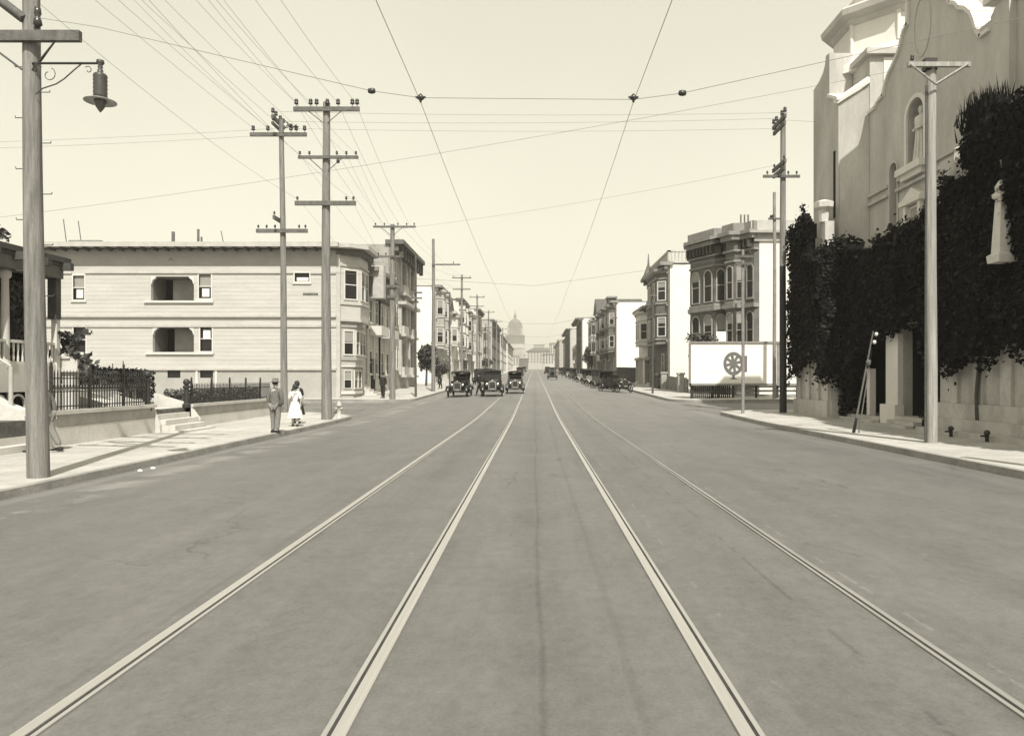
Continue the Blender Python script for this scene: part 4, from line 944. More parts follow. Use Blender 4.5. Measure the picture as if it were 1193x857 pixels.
MB().lathe((cx, cy, 0), [(19.5, fz(400)), (19.5, fz(390.5)), (20.5, fz(390)), (20.3, fz(389)), (15, fz(388.6))], 32).build('colonnade', 'far_dark', ch)
dm = [(14.3 * cos(pi / 2 * i / 11) + .01, fz(378.4) + (fz(369.5) - fz(378.4)) * sin(pi / 2 * i / 11)) for i in range(11)]
MB().lathe((cx, cy, 0), dm + [(2.6, fz(369.8))], 32).build('dome', 'far_dark', ch)
MB().lathe((cx, cy, 0), [(4.0, fz(370.6)), (3.6, fz(369.6)), (2.7, fz(369)), (2.7, fz(366.4)), (3.1, fz(366.1)), (2.2, fz(365)), (.9, fz(362.5)), (.5, fz(360)), (.3, fz(358))], 16).build('lantern', 'far_dark', ch)
wn = MB()
for r_ in range(3):
    for i in range(16):
        x = fx(573.5 + i * 3.75)
        if 588 < 573.5 + i * 3.75 < 611: continue
        wn.box(x - 1.2, x + 1.2, Yc - .4, Yc, fz(415 + r_ * 4.5), fz(412.5 + r_ * 4.5))
wn.build('window_rows', 'far_dark', ch)
random.seed(11)
def farblock(label, x0, x1, ytop, Y, m='far_stone', roof=None, nx=6, ny=4, ybot=430, depth=30, pediment=False):
    q = Y / F0; X0, X1 = (x0 - VX) * q, (x1 - VX) * q; zt = CZ + (VY - ytop) * q; z0 = zr(Y) - 3
    t = thing('city_building', label, 'building', ((X0 + X1) / 2, Y + depth / 2, zr(Y)), 'hazy city buildings at the end of the street')
    MB().box(X0, X1, Y, Y + depth, z0, zt).build('wall', m, t)
    if roof == 'hip':
        MB().add([(X0 - 1, Y - 1, zt), (X1 + 1, Y - 1, zt), (X1 + 1, Y + depth + 1, zt), (X0 - 1, Y + depth + 1, zt), (X0 + 7, Y + 10, zt + 4.5 * q * 1.0), (X1 - 7, Y + 10, zt + 4.5 * q), (X1 - 7, Y + depth - 10, zt + 4.5 * q), (X0 + 7, Y + depth - 10, zt + 4.5 * q)],
                 [(0, 1, 5, 4), (1, 2, 6, 5), (2, 3, 7, 6), (3, 0, 4, 7), (4, 5, 6, 7), (0, 3, 2, 1)]).build('roof', 'far_roof', t)
    else: MB().box(X0 - .5 * q, X1 + .5 * q, Y - .6 * q, Y + depth, zt, zt + .6 * q).build('cornice', 'far_dark', t)
    for i in range(nx):
        for j in range(ny):
            xc = X0 + (X1 - X0) * (i + .5) / nx; zc = zt - (j + .7) * 3.3 * (q / 1.0 if q < 1.2 else 1.2)
            if zc < z0 + 4: continue
            MB().box(xc - (X1 - X0) / nx * .22, xc + (X1 - X0) / nx * .22, Y - .12, Y + .02, zc - .9, zc + .9).build('window', 'far_dark', t)
    return t
farblock('broad hazy hall with a dark hipped roof at the street end', 614, 646, 409, 760, roof='hip', nx=9, ny=4)
farblock('hazy mid-rise left of the domed building', 577, 590, 404, 620, m='far_stone', nx=4, ny=5)
farblock('low hazy block under the dome', 588, 604, 415, 560, m='far_stone', nx=5, ny=3)
farblock('small dark hazy block right of the dome', 603, 615, 418, 640, m='far_dark', nx=4, ny=2)
farblock('hazy slab behind the hipped hall', 622, 634, 402, 1150, m='far_stone', nx=4, ny=6)
farblock('hazy tower block near the right row end', 641, 652, 400, 640, m='far_stone', nx=4, ny=6)
farblock('distant pale block at the right row end', 632, 645, 413, 540, m='far_stone', nx=4, ny=3)
farblock('wide faint block between the dome and the left row', 560, 580, 409, 900, m='far_stone', nx=5, ny=3)
farblock('faint narrow block rising behind the right row', 650, 668, 396, 980, m='far_stone', nx=4, ny=6)
farblock('faint low building just right of the street end', 612, 622, 423, 980, m='far_stone', nx=4, ny=1)
# ================================================================== CHURCH
random.seed(21)
XF = 14.5
chu = thing('church', 'large stucco mission church with scrolled gable, statue niche and octagonal tower', 'church', (14.5, 27, 0))
FC = Fr(XF, 0, 0, 1, flip=True)                       # u = world Y, n = -X
half = [(31.6, 13.15), (31.0, 13.15), (30.7, 13.35), (30.25, 13.4), (30.1, 13.75), (29.8, 14.1), (29.4, 14.3), (29.1, 14.55), (28.85, 14.75), (28.7, 15.1), (28.5, 15.35), (28.25, 15.4), (28.25, 16.3), (28.05, 16.7), (27.6, 17.0), (27.1, 17.1)]
rh = [(26.7, 17.0), (26.1, 16.7), (25.9, 16.3), (25.9, 15.25), (25.65, 15.1), (25.45, 14.75), (25.1, 14.55), (24.9, 14.3), (24.55, 14.1), (24.25, 13.8), (24.1, 13.5), (23.95, 13.1), (23.7, 12.75), (23.2, 12.75)]
prof = [(31.6, 0)] + half + rh + [(23.2, 13.2), (22.75, 13.55), (22.3, 13.55), (22.3, 0)]
# facade built with real openings: lower wall in cells, gable as a prism above the openings
ZG = 13.1
op = [(27.1, 28.35, 9.85, 12.35), (29.15, 29.75, 7.75, 10.4)]
fm = MB(); cells(fm, FC, 22.3, 31.6, -.3, ZG, [(a, b, c, e) for a, b, c, e in op], -.6, 0)
top_ = [(31.6, ZG)] + half + rh + [(23.2, ZG)]
top_ = [(u, max(z, ZG)) for u, z in top_]
fm.fprism(FC, top_, -.6, 0); fm.fprism(FC, [(23.2, ZG), (23.2, 13.2), (22.75, 13.55), (22.3, 13.55), (22.3, ZG)], -.6, 0)
# arch spandrels in the two openings
for a, b, c, e in op:
    r = (b - a) / 2; n = 10; m_ = (a + b) / 2; zc = e
    for i in range(n):
        a0, a1 = pi * i / n, pi * (i + 1) / n
        pass
fac = fm.build('facade', 'church_stucco', chu)
def arch_open(a, b, z1, depth):                          # fills the corners above an arched opening of total top z1
    r = (b - a) / 2; m_ = (a + b) / 2; zc = z1 - r; mb = MB(); n = 8
    for sg in (-1, 1):
        for i in range(n):
            t0, t1 = pi / 2 * i / n, pi / 2 * (i + 1) / n
            u0, u1 = m_ + sg * r * cos(t0), m_ + sg * r * cos(t1); h0, h1 = zc + r * sin(t0), zc + r * sin(t1)
            mb.fprism(FC, [(u0, h0), (u1, h1), (u1, z1 + .001), (u0, z1 + .001)], -depth, -.002)
    return mb
for (a, b, c, e), nm in zip(op, ('niche', 'arched_window')):
    ao = arch_open(a, b, e, .55).build(nm, 'church_stucco', chu)
    if nm == 'niche':
        MB().fbox(FC, a, b, c, e, -.62, -.56).build('niche_back', 'dark_paint', ao)
        rr_ = (b - a) / 2
        o_ = arch_pts(a - .16, b + .16, c - .02, e + .16, 14); i_ = arch_pts(a, b, c - .02, e, 14)
        MB().fring(FC, o_, i_, .002, .08, closed=False).build('niche_surround', 'church_white', ao)
        MB().fbox(FC, a - .3, b + .3, c - .28, c - .02, -.3, .38).fbox(FC, a - .15, b + .15, c - .5, c - .28, 0, .24).build('niche_sill', 'church_white', ao)
    else:
        MB().fbox(FC, a, b, c, e, -.4, -.34).build('pane', 'glass', ao)
        MB().fring(FC, arch_pts(a - .1, b + .1, c, e + .1, 10), arch_pts(a, b, c, e, 10), .002, .05, closed=False).fbox(FC, a - .2, b + .2, c - .12, c, .0, .15).build('surround', 'church_stucco', ao)
# coping along the scrolled gable
cp = MB(); pr_ = half + rh
for (u0, z0), (u1, z1) in zip(pr_[:-1], pr_[1:]):
    d_ = Vector((u1 - u0, z1 - z0)); L0 = d_.length
    if L0 < .01: continue
    n_ = Vector((d_.y, -d_.x)).normalized() * .13
    if n_.y < 0 and abs(d_.x) > .02: n_ = -n_
    if abs(d_.x) <= .02: n_ = Vector((.13 if u0 > 27 else -.13, 0))
    cp.fprism(FC, [(u0, z0 + .0), (u1, z1 + .0), (u1 + n_.x, z1 + n_.y), (u0 + n_.x, z0 + n_.y)], -.7, .1)
cp.build('gable_coping', 'church_white', chu)
ov = MB(); oc, oz = 27.3, 14.9
def ov_(a, b): return [(oc + a * cos(2 * pi * i / 28), oz + b * sin(2 * pi * i / 28)) for i in range(28)]
ov.fring(FC, ov_(.62, 1.15), ov_(.54, 1.05), .002, .035); ov.build('oval_moulding', 'church_stucco', chu)
# string courses
sc_ = MB()
for a, b in ((22.3, 27.0), (28.4, 29.05), (29.85, 31.6)): sc_.fbox(FC, a, b, 9.5, 9.62, .002, .12)
sc_.build('string_course', 'church_stucco', chu)
sc_ = MB(); sc_.fbox(FC, 22.3, 29.1, 9.12, 9.24, .002, .14); sc_.fbox(FC, 29.8, 31.6, 9.12, 9.24, .002, .14); sc_.build('string_course', 'church_stucco', chu)
# aedicule under the niche
ae = MB(); ae.fbox(FC, 27.15, 28.3, 7.2, 8.3, .002, .05); ae.fbox(FC, 27.1, 27.3, 7.2, 8.35, .05, .2); ae.fbox(FC, 28.15, 28.35, 7.2, 8.35, .05, .2); ae.fbox(FC, 26.95, 28.5, 8.35, 8.55, .002, .3); ae.fprism(FC, [(26.95, 8.56), (28.5, 8.56), (27.72, 8.95)], .002, .22)
ae.build('aedicule', 'church_white', chu)
MB().fbox(FC, 27.4, 28.05, 7.3, 8.2, .051, .06).build('aedicule_panel', 'mid_paint', chu)
# arched blind window right of the niche (behind the shrub)
MB().fring(FC, arch_pts(23.6, 24.6, 8.6, 11.4, 12), arch_pts(23.8, 24.4, 8.6, 11.15, 12), .002, .07, closed=False).build('blind_arch', 'church_stucco', chu)
# near wing slightly recessed + its coping
MB().box(14.74, 16.4, 12, 22.29, -.3, 13.3).build('wing_wall', 'church_stucco', chu)
MB().box(14.6, 16.5, 12, 22.2, 13.3, 13.5).box(14.3, 15.1, 22.1, 23.3, 13.56, 13.75).build('wing_coping', 'church_white', chu)
MB().box(14.66, 14.739, 12, 22.28, 9.3, 9.5).build('wing_string_course', 'church_stucco', chu)
# nave body
MB().box(15.1, 40, 21, 34, -.3, 11.5).build('nave_wall', 'church_white', chu)
MB().add([(15.1, 20.6, 11.5), (40, 20.6, 11.5), (40, 34, 11.5), (15.1, 34, 11.5), (15.1, 27.3, 13), (40, 27.3, 13)], [(0, 1, 5, 4), (3, 4, 5, 2), (0, 4, 3), (1, 2, 5), (0, 3, 2, 1)]).build('nave_roof', 'roof_dark', chu)
# tower block
T0, T1 = 31.62, 35.2
tb = MB().box(14.52, 18.6, T0, T1, -.3, 15.7).build('tower_block', 'church_stucco', chu)
MB().box(15.11, 18.602, T0 - .04, T0, 11.5, 15.6).build('tower_sunlit_side', 'church_white', chu)  # whiter sheet paints the sunlit south face of the tower
MB().box(14.3, 18.8, T0 - .22, T1 + .2, 15.7, 15.95).build('tower_coping', 'church_stucco', chu)
# turret with scroll and slit window
ft = Fr(13.45, 0, 0, 1, flip=True)
tp = [(32.3, 7), (32.3, 14.2), (32.35, 14.3), (32.7, 14.9), (33.2, 15.3), (33.55, 15.9), (33.7, 15.9), (33.7, 14.4), (34.1, 14.1), (34.6, 13.8), (35.2, 13.7), (35.2, 7)]
tp = [(32.3, 7), (32.3, 14.0), (33.3, 14.5), (33.3, 16.55), (33.7, 16.6), (33.8, 16.25), (34.05, 15.95), (34.5, 15.75), (35.2, 15.6), (35.2, 7)]
MB().fprism(ft, tp, -1.05, 0).build('side_turret', 'church_stucco', chu)
MB().fbox(ft, 32.62, 32.85, 8.9, 11.9, -.02, .012).build('slit_window', 'dark_void', chu)
MB().fprism(ft, [(32.2, 14.0), (33.29, 14.52), (33.29, 14.68), (32.2, 14.14)], -1.1, .12).build('turret_coping', 'church_white', chu)
hd = MB(); hd.add([(13.4, 32.25, 14.0), (14.5, 31.55, 14.7), (14.5, 31.75, 14.85), (13.3, 32.45, 14.1), (13.4, 32.25, 13.85), (14.5, 31.55, 14.5), (14.5, 31.75, 14.6), (13.3, 32.45, 13.95)], [(0, 1, 2, 3), (4, 7, 6, 5), (0, 4, 5, 1), (1, 5, 6, 2), (2, 6, 7, 3), (3, 7, 4, 0)]); hd.build('buttress_cap', 'church_white', chu)
MB().add([(13.5, 32.29, 4), (14.51, 32.29, 4), (14.51, 31.65, 4), (13.5, 32.29, 13.9), (14.51, 32.29, 14.6), (14.51, 31.65, 14.4), ], [(0, 2, 1), (0, 3, 5, 2), (1, 2, 5, 4), (0, 1, 4, 3), (3, 4, 5)]).build('buttress', 'church_stucco', chu)
# octagonal drum
ox, oy = 17.0, 34.5
def octo(r, h): return (r / cos(pi / 8), h)
def olathe(prof, name, m):
    R = [[(ox + r / cos(pi / 8) * cos(pi / 8 + pi / 4 * i), oy + r / cos(pi / 8) * sin(pi / 8 + pi / 4 * i), h) for i in range(8)] for r, h in prof]
    return MB().loft(R, True, False).build(name, m, chu)
olathe([(2.95, 15.6), (2.9, 15.96), (2.65, 16.2), (2.5, 16.6), (2.45, 17.2), (2.45, 18.0)], 'drum', 'church_white')
olathe([(2.5, 17.85), (2.65, 18.0), (2.65, 18.1), (2.95, 18.25), (3.0, 18.5), (2.9, 18.62), (2.3, 18.8)], 'drum_cornice', 'church_stucco')
olathe([(2.25, 18.7), (2.25, 19.0), (2.35, 19.1), (1.9, 19.5), (1.2, 19.8), (.5, 19.95), (.2, 20.0)], 'dome', 'church_white')
for i in (4, 5, 6):
    a = pi / 8 + pi / 4 * i; rr_ = 2.45 / cos(pi / 8); MB().tube((ox + rr_ * cos(a), oy + rr_ * sin(a), 16.6), (ox + rr_ * cos(a), oy + rr_ * sin(a), 17.9), .1, n=6).build('drum_pilaster', 'church_white', chu)
# loggia
FL = Fr(13.45, 0, 0, 1, flip=True)
lop = [(24.75, 26.65, .35, 3.7), (27.6, 31.0, .15, 3.7)]
lg = MB(); cells(lg, FL, 23.3, 31.2, -.2, 7.0, lop, -.35, 0); lg.build('porch_wall', 'church_stone', chu)
MB().box(13.45, 14.5, 23.3, 31.2, 7.0, 7.15).build('porch_roof', 'church_stucco', chu)
MB().box(14.42, 14.49, 23.4, 31.2, .3, 5).build('porch_shade_sheet', 'dark_void', chu)  # near-black sheet paints the deep shade inside the porch
pc_ = MB(); pc_.fbox(FL, 26.67, 27.58, .1, 3.35, .002, .18); pc_.fbox(FL, 26.55, 27.7, -.1, .75, .002, .35); pc_.build('entrance_pier', 'church_white', chu)
MB().fbox(FL, 29.2, 29.45, .1, 2.1, -.2, .05).fbox(FL, 25.4, 25.5, .3, 3.6, -.3, -.2).build('inner_column', 'church_white', chu)
es = MB()
for i in range(3): es.box(13.05 - i * .28, 13.44 - i * .0, 24.6, 26.5, -.1, .36 - i * .13)
es.build('entrance_steps', 'church_stone', chu)
es = MB()
for i in range(2): es.box(13.1 - i * .25, 13.44, 27.75, 30.8, -.1, .25 - i * .12)
es.build('entrance_steps', 'church_stone', chu)
# lower corner blocks
MB().box(12.65, 14.5, 31.2, 35.15, -.2, 7.3).box(12.7, 13.1, 31.9, 32.5, 7.3, 8.6).build('corner_block', 'church_stone', chu)
pp = MB()
for y in (31.25, 32.3, 33.4, 34.5): pp.box(12.55, 12.649, y, y + .5, .75, 3.5)
pp.box(12.5, 12.649, 31.2, 35.2, -.1, .75); pp.box(12.66, 13.3, 31.1, 31.199, -.1, .75); pp.build('base_pilasters', 'church_stone', chu)
MB().box(12.95, 14.7, 12, 23.3, -.2, 8.6).build('right_block', 'church_stone', chu)
pp = MB(); y = 12.2
while y < 23: pp.box(12.85, 12.949, y, y + .45, .95, 5); y += 1.25
pp.box(12.78, 12.949, 12, 23.35, .5, .95); pp.box(12.62, 12.949, 12, 23.4, -.1, .5); pp.build('base_pilasters', 'church_stone', chu)
MB().box(12.3, 12.6, 12, 23.6, -.1, .16).build('plinth_kerb', 'church_stone', chu)
MB().lathe((12.75, 32.2, 8.6), [(.2, 0), (.24, .5), (.42, .62), (.45, .85), (.2, .95)], 8, smooth=False).build('finial', 'statue_stone', chu)
# statue in niche
stt = thing('saint_statue', 'pale robed standing figure in the arched niche of the church front', 'statue', (14.62, 27.72, 9.86))
sb_ = MB(); cc = (14.72, 27.72, 9.86)
sb_.lathe(cc, [(.36, 0), (.38, .08), (.30, .3), (.25, .9), (.26, 1.3), (.30, 1.6), (.29, 1.78), (.12, 1.88), (.09, 1.93)], 14, sx=.85, sy=1)
for i in range(7):
    a = pi / 2 + pi * i / 6; sb_.path([(cc[0] + .30 * cos(a), cc[1] + .34 * sin(a), cc[2] + .05), (cc[0] + .22 * cos(a), cc[1] + .24 * sin(a), cc[2] + .9), (cc[0] + .2 * cos(a), cc[1] + .22 * sin(a), cc[2] + 1.4)], .03, 5)
for sg in (-1, 1): sb_.path([(cc[0], cc[1] + sg * .27, cc[2] + 1.68), (cc[0] - .1, cc[1] + sg * .33, cc[2] + 1.35), (cc[0] - .3, cc[1] + sg * .08, cc[2] + 1.3)], .085, 7, r1=.05)
sb_.lathe((cc[0] - .02, cc[1], cc[2] + 2.06), [(.03, -.16), (.09, -.13), (.115, -.03), (.12, .04), (.09, .13), (.02, .17)], 12); sb_.lathe((cc[0] - .14, cc[1], cc[2] + 2.04), [(.005, -.03), (.02, 0), (.005, .04)], 6)
sb_.build('figure', 'statue_stone', stt); MB().box(14.5, 15.0, 27.4, 28.05, 9.858, 9.9).build('pedestal', 'statue_stone', stt)
# herm-like stone pedestal poking out of the ivy
hp = thing('stone_pedestal', 'tapering pale stone pedestal showing through the ivy near the right edge', 'pedestal', (12.4, 19.5, 4.8))
R_h = [[(12.5 + a * w_, 19.5 + b * w_, z) for a, b in ((-1, -1), (1, -1), (1, 1), (-1, 1))] for w_, z in ((.25, 4.8), (.27, 5.0), (.19, 5.06), (.17, 5.5), (.14, 6.1), (.12, 6.5), (.17, 6.55), (.18, 6.65), (.12, 6.7), (.13, 6.85), (.06, 7.0))]
MB().loft(R_h, True, False).build('shaft', 'statue_stone', hp)
for k, (y_, z_, s_, l) in enumerate(((21.85, 8.35, .2, 'small white stone block emerging high in the right ivy'), (22.9, 6.95, .11, 'little pale stone knob at the left edge of the right ivy'), (19.75, 7.6, .16, 'pale stone fragment in the ivy at the right edge'))):
    o = MB().lathe((12.75, y_, z_), [(s_ * .8, -s_), (s_, -s_ * .5), (s_ * .9, s_), (s_ * 1.1, s_ * 1.1), (s_ * .5, s_ * 1.4)], 6, smooth=False).build('stone_finial', 'statue_stone'); tag(o, l, 'finial')

# ------------------------------------------------------------------ IVY
import mathutils
def nz(a, b, s=1.0, o=0): return mathutils.noise.noise(Vector((a * s + o, b * s, o * 1.7)))
def inside(pt, poly):
    x, y = pt; c = False; j = len(poly) - 1
    for i in range(len(poly)):
        xi, yi = poly[i]; xj, yj = poly[j]
        if (yi > y) != (yj > y) and x < (xj - xi) * (y - yi) / (yj - yi) + xi: c = not c
        j = i
    return c
def ivy(F, poly, thick, dens, leaf, seed, mbk, mbl, mbl2, cell=.16, edge=.3):
    us = [p[0] for p in poly]; zs = [p[1] for p in poly]; u0, u1, z0, z1 = min(us) - .3, max(us) + .3, min(zs) - .3, max(zs) + .3
    def ok(u, z):
        return inside((u + edge * nz(u, z, 1.5, seed) * 2 + edge * .6 * nz(u, z, 5, seed + 3), z + edge * 1.6 * nz(u, z, 1.2, seed + 9)), poly)
    u = u0
    while u < u1:
        z = z0
        while z < z1:
            if ok(u, z) and all(ok(u + a_, z + b_) for a_, b_ in ((.2, 0), (-.2, 0), (0, .2), (0, -.36), (.2, -.25), (-.2, -.25))):
                d = thick * (.35 + .5 * (nz(u, z, .9, seed + 5) + .5)) + random.random() * .06
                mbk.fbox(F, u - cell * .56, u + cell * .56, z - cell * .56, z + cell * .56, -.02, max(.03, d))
            z += cell
        u += cell
    n = int((u1 - u0) * (z1 - z0) * dens)
    for _ in range(n):
        u = random.uniform(u0, u1); z = random.uniform(z0, z1)
        if not ok(u, z): continue
        d = thick * (.35 + .5 * (nz(u, z, .9, seed + 5) + .5)) + random.uniform(0, .16)
        m = mbl2 if random.random() < .16 + .3 * nz(u, z, .7, seed + 2) else mbl  # scattered leaves get a paler colour to suggest sun among them
        m.leaf(F.p(u, z, d), leaf * random.choice((.7, 1, 1.35)), (F.n[0], F.n[1], .6))
        if random.random() < .10: m.leaf(F.p(u + random.gauss(0, .22), z + random.gauss(-.08, .28), d * random.uniform(.5, 1.2)), leaf, (F.n[0], F.n[1], .6))
def ivy_plant(label, jobs, stem):
    t = thing('ivy', label, 'ivy', stem, 'ivy masses growing over the church front')
    a, b, c = MB(), MB(), MB()
    for (F, poly, th, dens, leaf, seed) in jobs: ivy(F, poly, th, dens, leaf, seed, a, b, c)
    bo = a.build('dark_backing', 'dark_void', t); b.build('foliage', 'ivy_leaf', t); c.build('sunlit_tint_foliage', 'ivy_leaf_light', t)  # near-black backing boxes stand in for shade behind the leaves
    MB().path([(stem[0], stem[1], stem[2] - .1), (stem[0] + .02, stem[1] + .1, 1.2), (stem[0] + .05, stem[1] - .1, 3)], .06, 6).build('stem', 'bark', t)
Fl = Fr(12.62, 0, 0, 1, flip=True); Fsouth = Fr(12.6, 31.18, 1, 0); Fnorth = Fr(12.6, 35.16, 1, 0, flip=True)
Fm = Fr(13.42, 0, 0, 1, flip=True); Frt = Fr(12.92, 0, 0, 1, flip=True)
ivy_plant('black-green ivy mantle over the far corner block and the church porch', [
    (Fl, [(31.0, 1.5), (31.5, 1.7), (32.0, 2.2), (33.2, 2.35), (34.3, 1.9), (35.2, 1.5), (35.3, 8.0), (34.9, 8.7), (33.9, 9.2), (33.2, 9.5), (32.6, 8.5), (32.3, 7.3), (31.0, 7.2)], .5, 170, .15, 1),
    (Fsouth, [(-.6, 1.7), (.5, 1.3), (.8, .2), (1.5, .2), (1.5, 7.6), (-.6, 7.7)], .35, 190, .15, 4),
    (Fnorth, [(-.15, 3.0), (1.5, 2.0), (1.5, 8), (-.1, 8.6)], .3, 80, .16, 5),
    (Fm, [(23.2, .2), (24.5, .2), (24.75, 3.0), (25.6, 3.5), (26.7, 3.3), (27.1, 3.05), (27.6, 3.3), (29, 2.7), (29.9, 2.4), (30.1, .1), (31.3, .1), (31.3, 7.6), (28.6, 7.1), (26.5, 7.3), (24.8, 7.35), (23.2, 7.4)], .5, 170, .15, 7)], (13.0, 31.0, 0))
ivy_plant('tall shaggy ivy covering the near right church block up to its roof', [
    (Frt, [(12, 1.6), (14, 2.0), (16, 1.7), (18, 2.1), (19.3, 2.35), (20.4, 1.9), (21.3, 2.2), (22.2, 1.7), (23.2, 2.0), (23.5, 2.6), (23.5, 6.2), (23.0, 7.6), (22.7, 8.2), (22.3, 7.8), (21.7, 7.7), (21.3, 8.7), (20.7, 8.95), (20, 9.0), (18, 9.1), (15, 9.2), (12, 9.2)], .55, 200, .13, 11),
    (Fr(12.95, 23.32, 1, 0, flip=True), [(-.2, 1.8), (.6, 2), (.6, 7), (-.1, 7)], .3, 60, .15, 14)], (12.75, 21.0, .2))
sh = thing('spiky_shrub', 'dark spiky shrub rising above the ivy against the church gable', 'shrub', (13.7, 22.1, 8.6))
sm_ = MB()
for i in range(1500):
    a = random.uniform(0, 2 * pi); tl = random.uniform(.05, .5); b_ = Vector((13.7 + random.gauss(0, .2), 22.1 + random.gauss(0, .38), 9.0 + random.random() * .8)); tip = b_ + Vector((cos(a) * tl * .6, sin(a) * tl * .7, random.uniform(.35, .85)))
    s_ = Vector((-sin(a), cos(a), 0)) * .035; sm_.add([b_ - s_, b_ + s_, tip], [(0, 1, 2)])
sm_.leaves((13.7, 22.1, 9.3), (.35, .7, .7), 1100, .16, .2); sm_.build('foliage', 'ivy_leaf', sh)
MB().tube((13.7, 22.1, 8.55), (13.7, 22.1, 9.7), .06, .03).build('stem', 'bark', sh)
for y_, l in ((21.3, 'short dark pipe stub at the foot of the church wall, farther one'), (19.6, 'short dark pipe stub at the foot of the church wall, nearer one')):
    o = thing('pipe_stub', l, 'pipe', (12.15, y_, .02), 'short dark pipe stubs'); z_ = sw_z(12.15, y_)
    MB().lathe((12.15, y_, z_ - .02), [(.05, 0), (.05, .22), (.08, .22), (.08, .3), (.03, .34)], 8).build('pipe', 'iron', o); MB().tube((12.15, y_, z_ + .16), (11.98, y_, z_ + .16), .03, n=6).build('outlet', 'iron', o)

# ================================================================== NEAR LEFT GARDEN AND PORCH HOUSE
GZ = .78
gv = MB(); gv.add([(-45, -20, GZ), (-12.1, -20, GZ), (-12.1, 33.3, GZ - .1), (-45, 33.3, GZ - .1), (-45, -20, -.3), (-12.1, -20, -.3), (-12.1, 33.3, -.3), (-45, 33.3, -.3)], [(0, 1, 2, 3), (0, 4, 5, 1), (1, 5, 6, 2), (2, 6, 7, 3), (3, 7, 4, 0)])
struct(gv.build('garden_lawn', 'lawn'), 'raised garden lawn behind the retaining wall')
def rwall(label, ya, yb, zt_a, xr=-11.9):
    t = thing('retaining_wall', label, 'wall', (xr - .1, (ya + yb) / 2, 0), 'low concrete retaining walls along the left sidewalk')
    MB().box(xr - .25, xr, ya, yb, -.3, zt_a - .42).build('base', 'retaining_concrete', t)
    MB().box(xr - .25, xr - .025, ya, yb, zt_a - .42, zt_a - .1).build('upper_band', 'retaining_shade_band', t)  # band coloured darker to paint the shadow under the coping
    MB().box(xr - .33, xr + .06, ya - .02, yb + .02, zt_a - .1, zt_a).build('coping', 'coping', t)
rwall('pale retaining wall right beside the nearest pole, left of the garden steps', 18.0, 22.85, .9)
rwall('pale retaining wall between the garden steps and the side street', 25.3, 33.4, .82)
rwall('retaining wall at the far left edge, in front of the porch stairs', -10, 15.4, .9)
tag(MB().box(-40, -12.16, 33.32, 33.55, -.3, .72).build('retaining_wall', 'retaining_concrete'), 'garden wall along the near side of the side street', 'wall')
def fence(label, ya, yb, zb_, h, xr=-12.0, post=1.6):
    t = thing('iron_fence', label, 'fence', (xr, (ya + yb) / 2, zb_), 'dark iron picket fences on the garden wall')
    pk = MB(); y = ya
    while y < yb:
        pk.box(xr - .011, xr + .011, y - .011, y + .011, zb_, zb_ + h - .08); pk.add([(xr - .02, y, zb_ + h - .09), (xr, y - .02, zb_ + h - .09), (xr + .02, y, zb_ + h - .09), (xr, y + .02, zb_ + h - .09), (xr, y, zb_ + h + .03)], [(0, 1, 4), (1, 2, 4), (2, 3, 4), (3, 0, 4)])
        if h > .9: pk.path([(xr, y - .06, zb_ + h * .5), (xr, y - .03, zb_ + h * .62), (xr, y, zb_ + h * .66), (xr, y + .03, zb_ + h * .62), (xr, y + .06, zb_ + h * .5)], .009, 4)
        y += .125
    pk.build('picket_panel', 'iron', t)
    rl = MB()
    for q in ((.08, .78, .45) if h > .9 else (.08, .7)): rl.box(xr - .015, xr + .015, ya, yb, zb_ + h * q, zb_ + h * q + .03)
    rl.build('rails', 'iron', t)
    y = ya
    while y <= yb + .01:
        MB().box(xr - .03, xr + .03, y - .03, y + .03, zb_ - .002, zb_ + h + .1).lathe((xr, y, zb_ + h + .1), [(.02, 0), (.045, .04), (.03, .09), (.005, .13)], 6).build('post', 'iron', t); y += post
fence('taller dark iron fence beside the nearest pole with looped pickets', 18.1, 22.5, .9, 1.02)
fence('lower dark iron fence behind the standing man', 25.5, 33.1, .82, .72)
for y_, l in ((22.7, 'dark cast iron gate post with ball top left of the garden steps'), (25.25, 'dark cast iron gate post right of the garden steps')):
    o = thing('gate_post', l, 'gate post', (-12.05, y_, .8), 'cast iron gate posts')
    hh = 1.0 if y_ < 24 else .75
    MB().lathe((-12.05, y_, .7), [(.14, 0), (.14, .12), (.09, .16), (.08, hh - .1), (.13, hh - .05), (.13, hh), (.05, hh + .03)], 8, smooth=False).build('shaft', 'iron', o)
    MB().lathe((-12.05, y_, .7 + hh), [(.03, 0), (.1, .06), (.12, .14), (.08, .22), (.01, .25)], 10).build('finial', 'iron', o)
gs = thing('garden_steps', 'five pale concrete steps rising through the gap in the garden wall', 'steps', (-11.5, 24.1, 0))
for i in range(5): MB().box(-12.8, -11.02 - i * .3, 22.98, 25.2, -.1 + (i * .165 if i else 0), .06 + .165 * i).build('step', 'step_stone', gs)
MB().fprism(Fr(0, 22.87, 1, 0), [(-13.2, -.1), (-11.75, -.1), (-11.75, .25), (-12.0, .9), (-13.2, 1.2)], -.09, 0).fprism(Fr(0, 25.3, 1, 0), [(-13.2, -.1), (-11.6, -.1), (-11.6, .3), (-12.0, .85), (-13.2, 1.2)], -.09, 0).build('cheek_walls', 'step_stone', gs)
MB().add([(-13.2, 22.9, .85), (-13.2, 24.2, .85), (-16.5, 24.2, 1.75), (-16.5, 22.9, 1.75), (-13.2, 22.9, .7), (-13.2, 24.2, .7), (-16.5, 24.2, .7), (-16.5, 22.9, .7)], [(0, 1, 2, 3), (0, 3, 7, 4), (1, 5, 6, 2), (2, 6, 7, 3), (0, 4, 5, 1)]).build('sloping_path', 'step_stone', gs)
